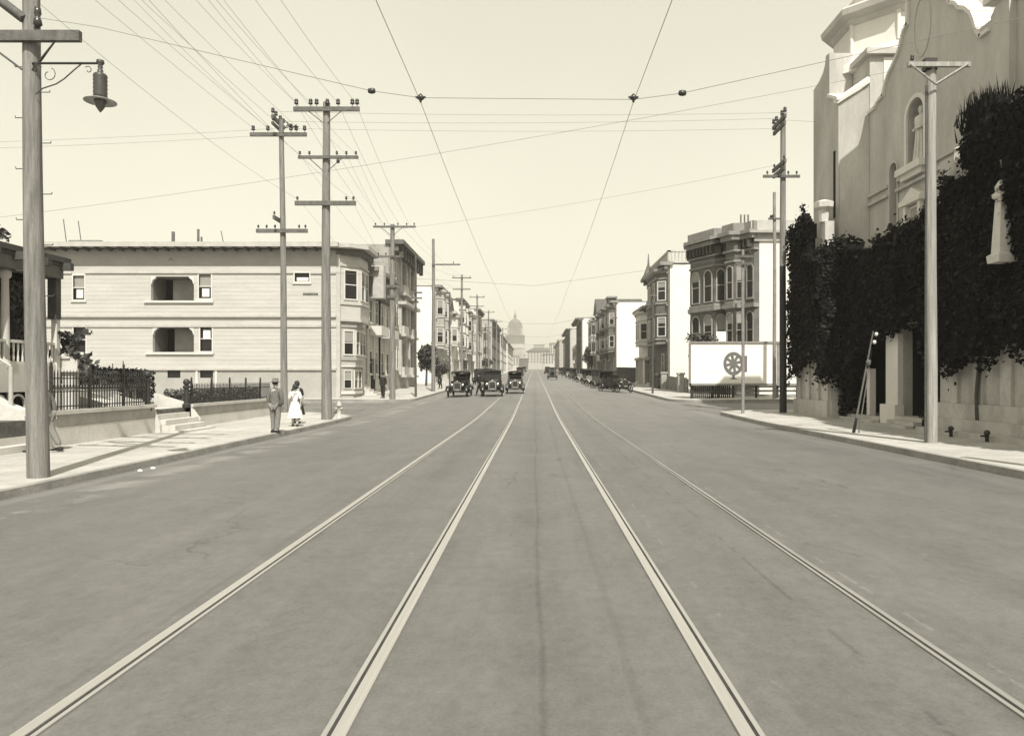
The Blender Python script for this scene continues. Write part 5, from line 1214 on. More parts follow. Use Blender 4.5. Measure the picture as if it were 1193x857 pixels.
def shrub(name, label, cat, c, r, n, size, m='leaf', m2=None, group=None, boxy=False, base=None):
    t = thing(name, label, cat, (c[0], c[1], base if base is not None else c[2] - r[2]), group)
    b = MB()
    if boxy:
        for _ in range(n):
            f = random.choice((0, 1, 2, 3)); x = random.uniform(-1, 1); y = random.uniform(-1, 1); z = random.uniform(-1, 1)
            if f == 0: x = 1
            if f == 1: y = -1
            if f == 2: z = 1
            b.leaf((c[0] + x * r[0] + random.gauss(0, .04), c[1] + y * r[1] + random.gauss(0, .04), c[2] + z * r[2] * (1 + .12 * nz(c[0] + x, c[1] + y, 2, 1)) + random.gauss(0, .04)), size)
        k = MB().box(c[0] - r[0] * .9, c[0] + r[0] * .9, c[1] - r[1] * .9, c[1] + r[1] * .9, c[2] - r[2], c[2] + r[2] * .88); k.build('dark_backing', 'bark', t)
    else:
        k = max(4, n // 120)
        for _ in range(k):
            d = Vector((random.gauss(0, 1), random.gauss(0, 1), random.gauss(0, 1))).normalized() * random.uniform(.3, .75)
            b.leaves((c[0] + d.x * r[0], c[1] + d.y * r[1], c[2] + d.z * r[2]), [q * .42 for q in r], n // k, size, .2)
        s_ = MB()
        for _ in range(5): s_.path([(c[0], c[1], c[2] - r[2]), (c[0] + random.uniform(-.2, .2) * r[0], c[1], c[2] - .3 * r[2]), (c[0] + random.uniform(-.6, .6) * r[0], c[1] + random.uniform(-.4, .4) * r[1], c[2] + .3 * r[2])], .03, 4)
        s_.build('stem', 'bark', t)
    b.build('foliage', m, t); return t
shrub('clipped_hedge', 'dark clipped hedge behind the taller iron fence', 'hedge', (-15.2, 24.9, 1.72), (1.3, .35, .28), 1300, .1, 'ivy_leaf', boxy=True)
shrub('clipped_hedge', 'low clipped hedge behind the lower iron fence', 'hedge', (-12.7, 29.4, 1.0), (.28, 3.8, .26), 2200, .1, 'leaf_light', boxy=True)
shrub('clipped_hedge', 'dark garden hedge in front of the clapboard house basement', 'hedge', (-17.3, 29.5, 1.45), (1.6, .6, .55), 1500, .12, 'ivy_leaf_light', boxy=True)
st0 = thing('garden_bed_wall', 'low pale garden wall under the dark clipped hedge', 'wall', (-15.2, 24.6, GZ)); MB().box(-16.6, -13.8, 24.5, 25.3, GZ - .1, 1.42).build('base', 'mid_paint', st0); MB().box(-16.65, -13.75, 24.45, 25.35, 1.42, 1.47).build('coping', 'coping', st0)
shrub('garden_shrub', 'feathery upright shrub behind the looped fence', 'shrub', (-14.6, 24.8, 1.5), (.6, .4, .75), 500, .1, 'ivy_leaf_light')
shrub('garden_shrub', 'thin dark sapling by the gate post', 'shrub', (-13.2, 23.6, 1.4), (.35, .3, .6), 260, .1, 'ivy_leaf_light')
# tall pickets seen above the hedge
ft_ = thing('finial_rail', 'short iron trellis with tall spikes above the garden hedge', 'trellis', (-15.5, 26.5, .8))
tk = MB()
for i, h in enumerate((1.6, 1.3, 1.1, 1.5, 1.15, 1.6, 1.1, 1.2, 1.1, 1.15)): tk.path([(-15.9 + i * .19, 26.5, .75), (-15.9 + i * .19, 26.5, .75 + h)], .018, 4)
for z_ in (1.2, 1.6): tk.box(-16, -14.1, 26.485, 26.515, z_, z_ + .03)
tk.build('spikes', 'iron', ft_)
# porch house
ph = thing('porch_house', 'old house at the left edge with dark eaves, cream porch column and balustrade', 'house', (-17, 18, GZ))
MB().box(-30, -16.2, 8, 20.6, GZ - .3, 5.6).build('wall', 'cream_trim', ph)
MB().box(-16.2, -13.75, 12, 21.0, 1.75, 2.0).build('porch_floor', 'cream_trim', ph)
MB().box(-13.78, -13.68, 12, 21.0, 1.35, 2.1).build('porch_apron', 'white_trim', ph)
rf = MB(); rf.add([(-31, 7, 5.0), (-13.4, 7, 5.0), (-13.4, 21.1, 5.0), (-31, 21.1, 5.0), (-31, 7, 5.15), (-13.4, 7, 5.15), (-13.4, 21.1, 5.15), (-31, 21.1, 5.15), (-27, 11, 5.55), (-17, 11, 5.55), (-17, 17.5, 5.55), (-27, 17.5, 5.55)],
       [(0, 1, 2, 3), (0, 4, 5, 1), (1, 5, 6, 2), (2, 6, 7, 3), (3, 7, 4, 0), (4, 8, 9, 5), (5, 9, 10, 6), (6, 10, 11, 7), (7, 11, 8, 4), (8, 11, 10, 9)]); rf.build('roof', 'darker_paint', ph)
MB().box(-16.2, -13.5, 11, 20.9, 4.55, 4.99).build('porch_beam', 'dark_paint', ph)
eb = MB().box(-13.5, -13.46, 12.2, 20.9, 4.9, 4.995)
for i in range(10): eb.box(-13.5, -13.2, 12.2 + i * .95, 12.35 + i * .95, 4.78, 4.99)
eb.build('eave_brackets', 'darker_paint', ph)
for y_ in (14.6, 16.9, 18.98):
    MB().lathe((-13.78, y_, 2.0), [(.14, 0), (.14, .15), (.1, .2), (.105, 1.0), (.085, 2.3), (.14, 2.35), (.15, 2.5), (.11, 2.55)], 14).build('porch_column', 'cream_trim', ph)
MB().box(-13.82, -13.66, 20.85, 21.0, GZ - .1, 3.4).build('corner_post', 'white_trim', ph)
MB().box(-13.86, -13.62, 20.75, 20.98, 3.4, 4.56).build('corner_bracket', 'darker_paint', ph)
bl_ = MB(); bl_.box(-13.8, -13.7, 12, 20.85, 2.65, 2.73); bl_.box(-13.8, -13.7, 12, 20.85, 2.1, 2.16)
y = 12.1
while y < 20.8: bl_.lathe((-13.75, y, 2.16), [(.03, 0), (.035, .1), (.022, .2), (.035, .4), (.03, .49)], 6); y += .17
bl_.build('balustrade', 'white_trim', ph)
lt_ = MB(); y = 12
while y < 20.8: lt_.fring(Fr(-13.72, 0, 0, 1), arch_pts(y + .05, y + .65, .9, 1.3, 6), arch_pts(y + .1, y + .6, .9, 1.25, 6), -.03, .03, closed=False); lt_.box(-13.76, -13.7, y, y + .06, GZ, 1.35); y += .7
lt_.build('porch_skirt', 'cream_trim', ph)
MB().box(-13.9, -13.85, 12, 20.8, GZ, 1.7).build('underporch_shade', 'dark_void', ph)  # black sheet set in as the darkness beneath the porch floor
ps_ = thing('porch_stairs', 'pale curved-cheek stairs at the left edge leading to the porch', 'steps', (-12.4, 16.4, 0))
for i in range(7): MB().box(-14.4, -11.75 - i * .3, 15.45, 17.35, (-.1 if i == 0 else .17 * i - .002), .17 * (i + 1)).build('step', 'step_stone', ps_)
ck = [(-14.4, -.1), (-11.75, -.1), (-11.7, .35), (-12.0, .5), (-12.3, .95), (-12.8, 1.15), (-13.4, 1.5), (-14.4, 1.75)]
MB().fprism(Fr(0, 17.75, 1, 0), ck, -.0, .38).build('cheek_wall', 'retaining_concrete', ps_)
MB().tube((-12.6, 17.55, 1.0), (-12.6, 17.55, 2.0), .05, n=8).path([(-12.6, 17.55, 2.0), (-13.7, 17.55, 2.7)], .035, 6).build('handrail', 'cream_trim', ps_)
pb = thing('planter_box', 'white boxed planter on a pedestal beside the porch corner post', 'planter', (-13.55, 21.25, GZ))
MB().box(-13.85, -13.2, 21.05, 21.5, 1.9, 2.28).box(-13.9, -13.4, 21.0, 21.55, 2.28, 2.34).build('box', 'white_trim', pb); MB().box(-13.7, -13.35, 21.15, 21.4, GZ - .1, 1.9).build('pedestal', 'white_trim', pb)
pl_ = thing('potted_plant', 'broad-leaved dark plant growing from the white planter box', 'plant', (-13.5, 21.25, 2.3))
lv = MB(); st_ = MB()
for i in range(46):
    a = random.uniform(0, 2 * pi); r_ = random.uniform(.1, .62); h_ = random.uniform(-.35, .75) if cos(a) > .3 else random.uniform(.1, .75)
    tip = Vector((-13.45 + r_ * cos(a) * 1.15, 21.25 + r_ * sin(a) * .5, 2.3 + h_)); st_.path([(-13.5, 21.25, 2.25), ((-13.5 + tip.x) / 2, 21.25, 2.45 + h_ * .6), tip], .012, 4)
    for _ in range(4): lv.leaf(tip + Vector((random.gauss(0, .04), random.gauss(0, .04), random.gauss(0, .04))), .2)
lv.build('foliage', 'leaf', pl_); st_.build('stem', 'bark', pl_)
shrub('climbing_vine', 'dense dark vine curtain hanging behind the porch column', 'vine', (-14.3, 20.1, 3.2), (.28, .6, 1.3), 2600, .13, 'ivy_leaf_light', boxy=True)
shrub('roof_tree', 'dark bushy treetop showing over the porch roof at the left edge', 'tree', (-15.6, 19.5, 5.55), (1.5, .8, .55), 900, .16, 'leaf', base=GZ)

# trees along the street
def tree(label, x, y, h, r, n, size, m='leaf', trunk=.14, group='street trees'):
    z0 = zr(y) + .05; t = thing('street_tree', label, 'tree', (x, y, z0), group)
    tk = MB(); tk.path([(x, y, z0 - .1), (x + .05, y, z0 + h * .35), (x, y, z0 + h * .6)], trunk, 7, r1=trunk * .6)
    for i in range(6):
        a = i * 1.05; tk.path([(x, y, z0 + h * .42 + i * .1), (x + cos(a) * r * .4, y + sin(a) * r * .4, z0 + h * .6), (x + cos(a) * r * .7, y + sin(a) * r * .7, z0 + h * .78)], trunk * .4, 5, r1=.02)
    tk.build('trunk', 'bark', t); b = MB()
    for i in range(16):
        d = Vector((random.gauss(0, 1), random.gauss(0, 1), random.gauss(0, 1))).normalized() * random.uniform(.35, .8)
        b.leaves((x + d.x * r, y + d.y * r, z0 + h * .68 + d.z * h * .3), (r * .38, r * .38, h * .15), n // 16, size, .3)
    b.build('crown', m, t)
tree('dark round tree in the gap between the left buildings', -11.9, 80, 4.6, 1.4, 1400, .3)
tree('small bush-like tree low in the left gap', -11.6, 88, 2.4, 1.6, 900, .28)
tree('leafy dark street tree before the white block on the right', 11.6, 150, 5.6, 2.0, 1200, .4)
tree('dark street tree beside the turreted house on the right', 12.0, 163, 6.2, 1.7, 1000, .4)
tree('hazy small tree far down the left row', -11.4, 178, 4.0, 1.6, 700, .4)
shrub('clipped_hedge', 'dark clipped bushes before the balustraded house', 'hedge', (12.4, 72.5, zr(72) + .7), (.4, 1.5, .7), 900, .18, 'leaf', boxy=True)
# ================================================================== CARS (front towards -Y at origin)
random.seed(5)
def make_wheel(par, x, y, r=.37, tyre='tyre', spokes=12):
    sgn = 1 if x > 0 else -1
    w = MB()
    w.lathe((x, y, r), [(.0, -.07), (.06, -.07), (.07, .07), (.0, .07)], 10, 'x')
    for i in range(spokes):
        a = 2 * pi * i / spokes; w.path([(x, y + .05 * cos(a), r + .05 * sin(a)), (x, y + (r - .06) * cos(a), r + (r - .06) * sin(a))], .014, 4)
    ring = [(x, y + (r - .055) * cos(2 * pi * i / 24), r + (r - .055) * sin(2 * pi * i / 24)) for i in range(25)]
    w.path(ring, .018, 5, cap=False)
    wo = w.build('wheel', 'spoke_wood', par)
    t = MB(); R = []
    for i in range(25):
        a = 2 * pi * i / 24; R.append([(x + .042 * cos(b), y + (r - .028 + .04 * sin(b)) * cos(a), r + (r - .028 + .04 * sin(b)) * sin(a)) for b in [2 * pi * k / 8 for k in range(8)]])
    t.loft(R, False, True).build('tyre', tyre, wo)
def make_car(name, label, closed=False, paint='car_black', loc=(0, 0, 0), spare=True, length=1.0):
    c = thing(name, label, 'car', loc); P = lambda mb, n, m: mb.build(n, m, c)
    c.location = (0, 0, 0); wy0, wy1, tr_ = -1.35, 1.35, .71
    P(MB().box(-.38, .38, -1.6, 1.75, .42, .52).tube((-.7, wy0, .37), (.7, wy0, .37), .03).tube((-.7, wy1, .37), (.7, wy1, .37), .04).lathe((0, wy1, .37), [(.02, -.14), (.13, -.1), (.13, .1), (.02, .14)], 10, 'x'), 'chassis', 'car_black')
    for sx in (-1, 1):
        for yy in (wy0, wy1): make_wheel(c, sx * tr_, yy, tyre='tyre_grey' if paint == 'car_dusty' else 'tyre')
    # fenders
    for sx in (-1, 1):
        for yy, a0, a1 in ((wy0, -10, 165), (wy1, 15, 190)):
            R = []; n = 12
            for i in range(n + 1):
                a = radians(a0 + (a1 - a0) * i / n); rr_ = .47
                yq = yy - rr_ * cos(a) * 1.08 * -1 if False else yy + rr_ * 1.08 * cos(a) * (1 if yy > 0 else 1); zq = .37 + rr_ * sin(a)
                w0, w1 = sx * .56, sx * .86
                R.append([(w0, yq, zq), ((w0 + w1) / 2, yq, zq + .035), (w1, yq, zq - .02), (w1, yq, zq - .04), ((w0 + w1) / 2, yq, zq + .012), (w0, yq, zq - .02)])
            MB().loft(R, True, True).build('fender', paint, c)
        MB().box(sx * .56 if sx > 0 else -.84, sx * .84 if sx > 0 else -.56, -.92, .93, .36, .40).build('running_board', 'car_black', c)
    # hood, radiator
    def rs(y, w, z0, z1, r=.12): return [(-w, y, z0), (-w, y, z1 - r), (-w + r * .35, y, z1 - r * .35), (-w + r, y, z1), (0, y, z1 + .025), (w - r, y, z1), (w - r * .35, y, z1 - r * .35), (w, y, z1 - r), (w, y, z0)]
    P(MB().loft([rs(-1.52, .27, .52, 1.10), rs(-1.1, .31, .52, 1.13), rs(-.62, .46, .52, 1.20), rs(-.5, .55, .52, 1.22)], True, True), 'hood', paint)
    ro = rs(-1.54, .29, .48, 1.14); ri = rs(-1.54, .22, .56, 1.05, .08)
    g = MB(); n = len(ro)
    g.add(ro + ri + [(x, y + .1, z) for x, y, z in ro], [(i, (i + 1) % n, n + (i + 1) % n, n + i) for i in range(n)] + [(2 * n + i, 2 * n + (i + 1) % n, (i + 1) % n, i) for i in range(n)])
    g.lathe((0, -1.49, 1.15), [(.045, 0), (.045, .05), (.02, .07), (.015, .1)], 8)
    go = P(g, 'radiator', 'nickel' if paint != 'car_dusty' else 'iron_grey')
    MB().loft([[(x, -1.525, z) for x, y, z in ri], [(x, -1.50, z) for x, y, z in ri]], True).build('grille', 'iron', go)
    MB().tube((0, -1.56, .42), (0, -1.56, .58), .015).build('starting_crank', 'iron', c)
    for sx in (-1, 1):
        h = MB().lathe((sx * .40, -1.50, .90), [(.02, -.14), (.08, -.12), (.115, -.02), (.12, .06), (.125, .08), (.115, .085)], 14, 'y').path([(sx * .40, -1.46, .78), (sx * .42, -1.4, .55)], .018, 5).build('headlight', paint, c)
        MB().lathe((sx * .40, -1.50, .90), [(.01, .10), (.10, .092), (.108, .08)], 14, 'y').build('lens', 'nickel', h)
    MB().box(-.18, .18, -1.62, -1.605, .50, .62).build('number_plate', 'grey_wood', c)
    MB().path([(-.62, -1.78, .5), (0, -1.84, .5), (.62, -1.78, .5)], .022, 5).build('bumper', 'iron', c)
    # body
    def tub(y, w, z0, z1): return [(-w * .94, y, z0), (-w, y, z0 + .1), (-w, y, z1), (w, y, z1), (w, y, z0 + .1), (w * .94, y, z0)]
    bz = 1.22 if not closed else 1.26
    P(MB().loft([tub(-.5, .56, .44, 1.22), tub(-.3, .62, .42, bz), tub(.9, .66, .42, bz), tub(1.45, .63, .44, bz + .02), tub(1.72, .52, .5, bz - .05)], True, False), 'body', paint)
    for sx in (-1, 1):
        for y0_, y1_ in ((-.22, .38), (.48, 1.08)):
            d_ = MB().box(sx * .662 - .012, sx * .662 + .012, y0_, y1_, .5, bz - .04).build('door', paint, c); MB().box(sx * .69 - .012, sx * .69 + .012, y1_ - .12, y1_ - .03, .95, .975).build('handle', 'nickel', d_)
    MB().box(-.55, .55, .1, .45, 1.18, 1.30).box(-.55, .55, .36, .5, 1.2, 1.5).build('front_seat', 'seat_leather', c)
    MB().box(-.55, .55, 1.15, 1.3, 1.2, 1.52).build('rear_seat', 'seat_leather', c)
    sw = MB(); ring = [(-.3 + .19 * cos(2 * pi * i / 16), -.12 + .08 * sin(2 * pi * i / 16), 1.40 + .17 * sin(2 * pi * i / 16)) for i in range(17)]
    sw.path(ring, .014, 4, cap=False).path([(-.3, -.12, 1.40), (-.3, -.42, 1.15)], .015, 4); sw.build('steering_wheel', 'iron', c)
    ws = MB()
    for sx in (-1, 1): ws.path([(sx * .57, -.46, 1.18), (sx * .57, -.38, 1.84)], .02, 5)
    ws.path([(-.57, -.38, 1.84), (.57, -.38, 1.84)], .02, 5).path([(-.57, -.42, 1.53), (.57, -.42, 1.53)], .012, 4).path([(-.57, -.46, 1.2), (.57, -.46, 1.2)], .02, 5)
    wso = ws.build('windshield', 'car_black', c)
    MB().add([(-.56, -.459, 1.2), (.56, -.459, 1.2), (.56, -.381, 1.83), (-.56, -.381, 1.83), (-.56, -.453, 1.2), (.56, -.453, 1.2), (.56, -.375, 1.83), (-.56, -.375, 1.83)], [(0, 1, 2, 3), (7, 6, 5, 4)]).build('glass', 'glass', wso) if closed else None
    if closed:
        cab = MB()
        for sx in (-1, 1):
            for y_ in (-.36, .43, 1.12, 1.62): cab.box(sx * .60 - .035, sx * .60 + .035, y_ - .04, y_ + .04, bz, 1.88)
        cab.box(-.6, .6, 1.6, 1.66, bz, 1.45).box(-.6, .6, 1.6, 1.66, 1.72, 1.88).box(-.6, -.3, 1.6, 1.66, 1.45, 1.72).box(.3, .6, 1.6, 1.66, 1.45, 1.72); P(cab, 'cab_pillars', paint)
        P(MB().loft([[(-.58, y_, 1.86), (-.66, y_, 1.88), (-.6, y_, 1.93 + k), (0, y_, 1.97 + k), (.6, y_, 1.93 + k), (.66, y_, 1.88), (.58, y_, 1.86)] for y_, k in ((-.62, -.05), (-.3, 0), (1.2, 0), (1.72, -.05))], True, True), 'roof', 'car_fabric')
        for sx in (-1, 1):
            for y0_, y1_ in ((-.31, .38), (.48, 1.07), (1.17, 1.57)): MB().box(sx * .6 - .008, sx * .6 + .008, y0_, y1_, bz, 1.85).build('side_window', 'glass', c)
        MB().box(-.3, .3, 1.625, 1.635, 1.45, 1.72).build('rear_window', 'glass', c)
    else:
        P(MB().loft([[(-.62, y_, 1.78 + k), (-.64, y_, 1.86 + k), (-.55, y_, 1.93 + k), (0, y_, 1.96 + k), (.55, y_, 1.93 + k), (.64, y_, 1.86 + k), (.62, y_, 1.78 + k), (0, y_, 1.92 + k)] for y_, k in ((-.5, -.04), (.1, 0), (.8, .01), (1.3, 0), (1.75, -.10))], True, True), 'folding_top', 'car_fabric')
        bc = MB().add([(-.6, 1.74, 1.74), (.6, 1.74, 1.74), (.55, 1.72, 1.2), (-.55, 1.72, 1.2), (-.6, 1.76, 1.74), (.6, 1.76, 1.74), (.55, 1.74, 1.2), (-.55, 1.74, 1.2)], [(0, 1, 2, 3), (7, 6, 5, 4), (0, 4, 5, 1), (1, 5, 6, 2), (2, 6, 7, 3), (3, 7, 4, 0)]); bco = P(bc, 'back_curtain', 'car_fabric')
        MB().box(-.22, .22, 1.765, 1.77, 1.45, 1.62).build('rear_window', 'glass', bco)
        bw = MB()
        for sx in (-1, 1): bw.path([(sx * .63, 1.0, 1.2), (sx * .62, 1.7, 1.75)], .014, 4).path([(sx * .63, 1.0, 1.2), (sx * .62, .9, 1.86)], .014, 4).path([(sx * .63, 1.0, 1.2), (sx * .62, .1, 1.86)], .014, 4)
        bw.build('top_bows', 'iron', c)
    if spare: MB().lathe((0, 1.84, .95), [(.2, -.05), (.33, -.05), (.38, 0), (.33, .05), (.2, .05), (.2, -.05)], 20, 'y').build('spare_tyre', 'tyre', c)
    c.location = loc; return c
def place(c, x, y, yaw=0, s=1.0):
    gz = road_z(x, y) + .004; sl = atan2(zr(y + 1) - zr(y - 1), 2)
    c.location = (x, y, gz); c.rotation_euler = (sl, 0, radians(yaw)); c.scale = (s, s, s)
ta = make_car('touring_car', 'open-sided dark touring car, leftmost of the three oncoming cars', False, 'car_black')
place(ta, (536 - VX) / 15.3, 55.5, -2, .98)
tb_ = make_car('sedan_car', 'tall dark closed car with pale windscreen, middle of the three oncoming cars', True, 'car_black')
place(tb_, (574.5 - VX) / 15.3, 55.0, 2, 1.0)
def another(src, label, x, y, yaw, s=1.0, swap=None, group=None):
    c = copy_tree(src, None, swap); c['label'] = label
    if group: c['group'] = group
    place(c, x, y, yaw, s); return c
another(ta, 'touring car with light bonnet, rightmost of the three oncoming cars, closest to the rails', (600.5 - VX) / 14.0, 60, 1, .93, {'car_black': 'car_dusty'})
another(tb_, 'small hazy car following far behind the oncoming three', -3.1, 150, 0)
another(ta, 'distant car on the left lane nearly lost at the vanishing point', -3.5, 235, 0)
another(tb_, 'distant car driving away on the right lane', 2.9, 120, 178, 1.0, {'car_black': 'car_dusty'})
another(tb_, 'tiny dark car just right of the rails at the far end', 3.3, 190, 180)
gp = 'cars parked along the right kerb'
spec = [(ta, 'dark open touring car parked nearest on the right kerb', 7.35, 66.5, 28, {}),
 (tb_, 'dusty closed car parked second from the corner on the right', 7.35, 75, 34, {'car_black': 'car_dusty'}),
 (ta, 'pale-bonneted touring car parked third from the corner on the right', 7.35, 82.5, 40, {'car_black': 'car_light'}),
 (ta, 'dusty touring car parked fourth from the corner on the right', 7.35, 91, 30, {'car_black': 'car_dusty'}),
 (tb_, 'pale closed car parked fifth from the corner on the right', 7.35, 101, 38, {'car_black': 'car_light'}),
 (ta, 'dark car parked sixth on the right kerb', 7.35, 112, 32, {}),
 (tb_, 'dusty car parked seventh on the right kerb', 7.35, 124, 36, {'car_black': 'car_dusty'}),
 (ta, 'pale car parked eighth on the right kerb', 7.35, 139, 30, {'car_black': 'car_light'}),
 (tb_, 'small dark car parked ninth on the right kerb', 7.35, 158, 34, {}),
 (ta, 'farthest dusty speck of a car parked on the right kerb', 7.35, 180, 30, {'car_black': 'car_dusty'})]
for s_, l, x, y, yw, sw in spec: another(s_, l, x, y, yw, 1.0, sw, gp)
for l, y in (('dark car parked on the left kerb beyond the bare pole', 92), ('hazy car parked farther along the left kerb', 108)): another(ta, l, -6.9, y, 180, 1.0, {}, 'cars parked along the left kerb')

# ================================================================== PEOPLE
def skin_mesh(name, chains, m, parent, roots=None, sub=2):
    """chains: list of lists of (pos, radius[,radius2]); shared points are merged by position"""
    vs, es, rad, key, rt = [], [], [], {}, []
    for ci, ch_ in enumerate(chains):
        prev = None
        for p, r in ch_:
            k = tuple(round(q, 4) for q in p)
            if k not in key: key[k] = len(vs); vs.append(p); rad.append(r)
            i = key[k]
            if prev is not None and prev != i: es.append((prev, i))
            prev = i
    me = bpy.data.meshes.new(name); me.from_pydata(vs, es, []); o = bpy.data.objects.new(name, me); COL.objects.link(o)
    md = o.modifiers.new('skin', 'SKIN'); md.use_smooth_shade = True; md.branch_smoothing = .3
    sv = me.skin_vertices[0].data
    for i, r in enumerate(rad): sv[i].radius = (r, r) if not isinstance(r, tuple) else r
    # one root per island
    par = list(range(len(vs)))
    def find(a):
        while par[a] != a: a = par[a]
        return a
    for a, b in es: par[find(a)] = find(b)
    seen = set()
    for i in range(len(vs)):
        f = find(i)
        if f not in seen: seen.add(f); sv[i].use_root = True
    s_ = o.modifiers.new('sub', 'SUBSURF'); s_.levels = sub; s_.render_levels = sub
    bpy.context.view_layer.update(); dg = bpy.context.evaluated_depsgraph_get()
    nm = bpy.data.meshes.new_from_object(o.evaluated_get(dg)); nm.name = name
    o.modifiers.clear(); o.data = nm; nm.materials.clear(); nm.materials.append(MATS[m])
    nm.polygons.foreach_set('use_smooth', [True] * len(nm.polygons)); o.parent = parent; return o
def hand_chains(w, dirv, side):
    w = Vector(w); d_ = Vector(dirv).normalized(); fwd = Vector((0, 1, 0)); palm = w + d_ * .07; ch = [[(tuple(w), .026), (tuple(palm), (.036))]]
    for i, ln in enumerate((.075, .085, .08, .062)):
        b = palm + fwd * (.03 - .02 * i); ch.append([(tuple(b - d_ * .01), .009), (tuple(b + d_ * ln * .55 + Vector((-side * .008, 0, 0))), .0088), (tuple(b + d_ * ln + Vector((-side * .026, 0, 0))), .0075)])
    t0 = w + d_ * .03 + fwd * .03; ch.append([(tuple(t0), .011), (tuple(t0 + fwd * .028 + d_ * .03), .010), (tuple(t0 + fwd * .03 + d_ * .06), .0085)])
    return ch
def person(label, loc, yaw, outfit='man', stride=.15, lean=0.0, s=1.0, arm=(0.0, 0.0), group=None):
    """faces +Y locally"""
    t = thing('person', label, 'person', (0, 0, 0), group)
    H = .93; sh = 1.42; ly_ = lean
    pel = (0, 0, H); sp = (0, .01 + ly_ * .3, 1.13); chs = (0, .0 + ly_ * .7, 1.33); nk = (0, ly_, 1.49); hd0 = (0, .015 + ly_, 1.58); hd1 = (0, .02 + ly_, 1.68)
    L_hip, R_hip = (-.10, 0, H - .04), (.10, 0, H - .04)
    def leg(sx, st):
        return [(pel, .13), ((sx * .10, 0, H - .06), .095), ((sx * .105, st * .45 + .02, .50), .062), ((sx * .10, st, .10 + abs(min(st, 0)) * .25), .040), ((sx * .10, st - .03, .055 + abs(min(st, 0)) * .25), .036), ((sx * .105, st + .09, .035 + abs(min(st, 0)) * .1), .034), ((sx * .11, st + .17, .028), .024)]
    def armc(sx, sw_):
        return [(chs, .135), ((sx * .17, ly_ * .8, 1.42), .058), ((sx * .235, -.02 + sw_ * .4 + ly_ * .6, 1.14), .042), ((sx * .235, .04 + sw_ + ly_ * .5, .90), .027)]
    la, ra_ = armc(-1, arm[0]), armc(1, arm[1])
    ch = [[(pel, .13), (sp, .115), (chs, .135), ((0, ly_ * .9, 1.43), .09), (nk, .05), (hd0, .075), (hd1, .085)], leg(-1, stride), leg(1, -stride), la, ra_,
          [(hd0, .075), ((0, .105 + ly_, 1.60), .014)], [(hd0, .075), ((-.085, .015 + ly_, 1.61), .016)], [(hd0, .075), ((.085, .015 + ly_, 1.61), .016)]]
    for side, a in ((-1, la), (1, ra_)):
        ch += hand_chains(a[-1][0], (Vector(a[-1][0]) - Vector(a[-2][0])), side)
    body = skin_mesh('body', ch, 'skin', t)
    fc = MB()
    for sx in (-1, 1): fc.lathe((sx * .032, .102 + ly_, 1.635), [(.002, -.008), (.011, 0), (.002, .008)], 6)
    fc.box(-.025, .025, .098 + ly_, .104 + ly_, 1.558, 1.565); fc.build('face_features', 'hair', t)
    sho = MB()
    for sx, st in ((-1, stride), (1, -stride)):
        z0 = max(0, -st) * .1
        sho.loft([[(sx * .105 + a * w_, st + y_, z0 + b) for a, b in ((-1, 0), (1, 0), (1, h_), (-1, h_))] for y_, w_, h_ in ((-.09, .035, .08), (0, .045, .09), (.1, .048, .055), (.2, .03, .035))], True, True)
    sho.build('shoes', 'shoe', t)
    if outfit in ('man', 'darkman'):
        jm, tm = ('suit_grey', 'trouser_grey') if outfit == 'man' else ('cloth_dark', 'cloth_dark')
        skin_mesh('jacket', [[((0, 0, .80), (.20, .15)), ((0, 0, .95), (.18, .145)), (sp, (.165, .135)), (chs, (.19, .14)), ((0, ly_ * .9, 1.44), (.11, .09)), ((0, ly_, 1.49), .065)]] + [[(a[0][0], (.19, .14)), (a[1][0], .085), (a[2][0], .065), ((Vector(a[3][0]) * .93 + Vector(a[2][0]) * .07)[:], .05)] for a in (la, ra_)], jm, t)
        skin_mesh('trousers', [[(pel, .145), ((sx * .10, 0, H - .06), .115), ((sx * .105, st * .45 + .02, .50), .085), ((sx * .10, st, .13 + abs(min(st, 0)) * .25), .068), ((sx * .10, st - .005, .09 + abs(min(st, 0)) * .25), .066)] for sx, st in ((-1, stride), (1, -stride))], tm, t)
        MB().lathe((0, .01 + ly_, 1.69), [(.10, -.03), (.165, -.02), (.168, -.008), (.105, .0), (.10, .08), (.085, .11), (.02, .10)], 20, sx=.9, sy=1.1).build('hat', 'cloth_dark' if outfit == 'darkman' else 'suit_grey', t)
        MB().lathe((0, -.01 + ly_, 1.64), [(.06, -.06), (.096, -.02), (.097, .03), (.09, .06)], 16).build('hair', 'hair', t)
    else:
        dm_ = 'cloth_white' if outfit == 'woman' else 'cloth_dark'
        skin_mesh('bodice', [[((0, 0, .9), (.16, .135)), (sp, (.135, .12)), (chs, (.165, .14)), ((0, ly_ * .9, 1.44), (.10, .085))]] + [[(a[0][0], (.165, .14)), (a[1][0], .085), (a[2][0], .06)] for a in (la, ra_)], dm_, t)
        sk_ = MB(); R = []
        for z_, r_, w_ in ((1.02, .155, 0), (.9, .19, .01), (.7, .23, .02), (.5, .27, .03), (.36, .30, .035)):
            R.append([((r_ + w_ * sin(9 * 2 * pi * i / 36)) * cos(2 * pi * i / 36), (r_ * .85 + w_ * sin(9 * 2 * pi * i / 36)) * sin(2 * pi * i / 36), z_) for i in range(36)])
        sk_.loft(R, True, True).build('skirt', dm_, t)
        skin_mesh('stockings', [[((sx * .10, 0, .6), .07), ((sx * .105, st * .45 + .02, .45), .062), ((sx * .10, st, .11), .045)] for sx, st in ((-1, stride), (1, -stride))], 'cloth_light' if outfit == 'woman' else 'cloth_dark', t)
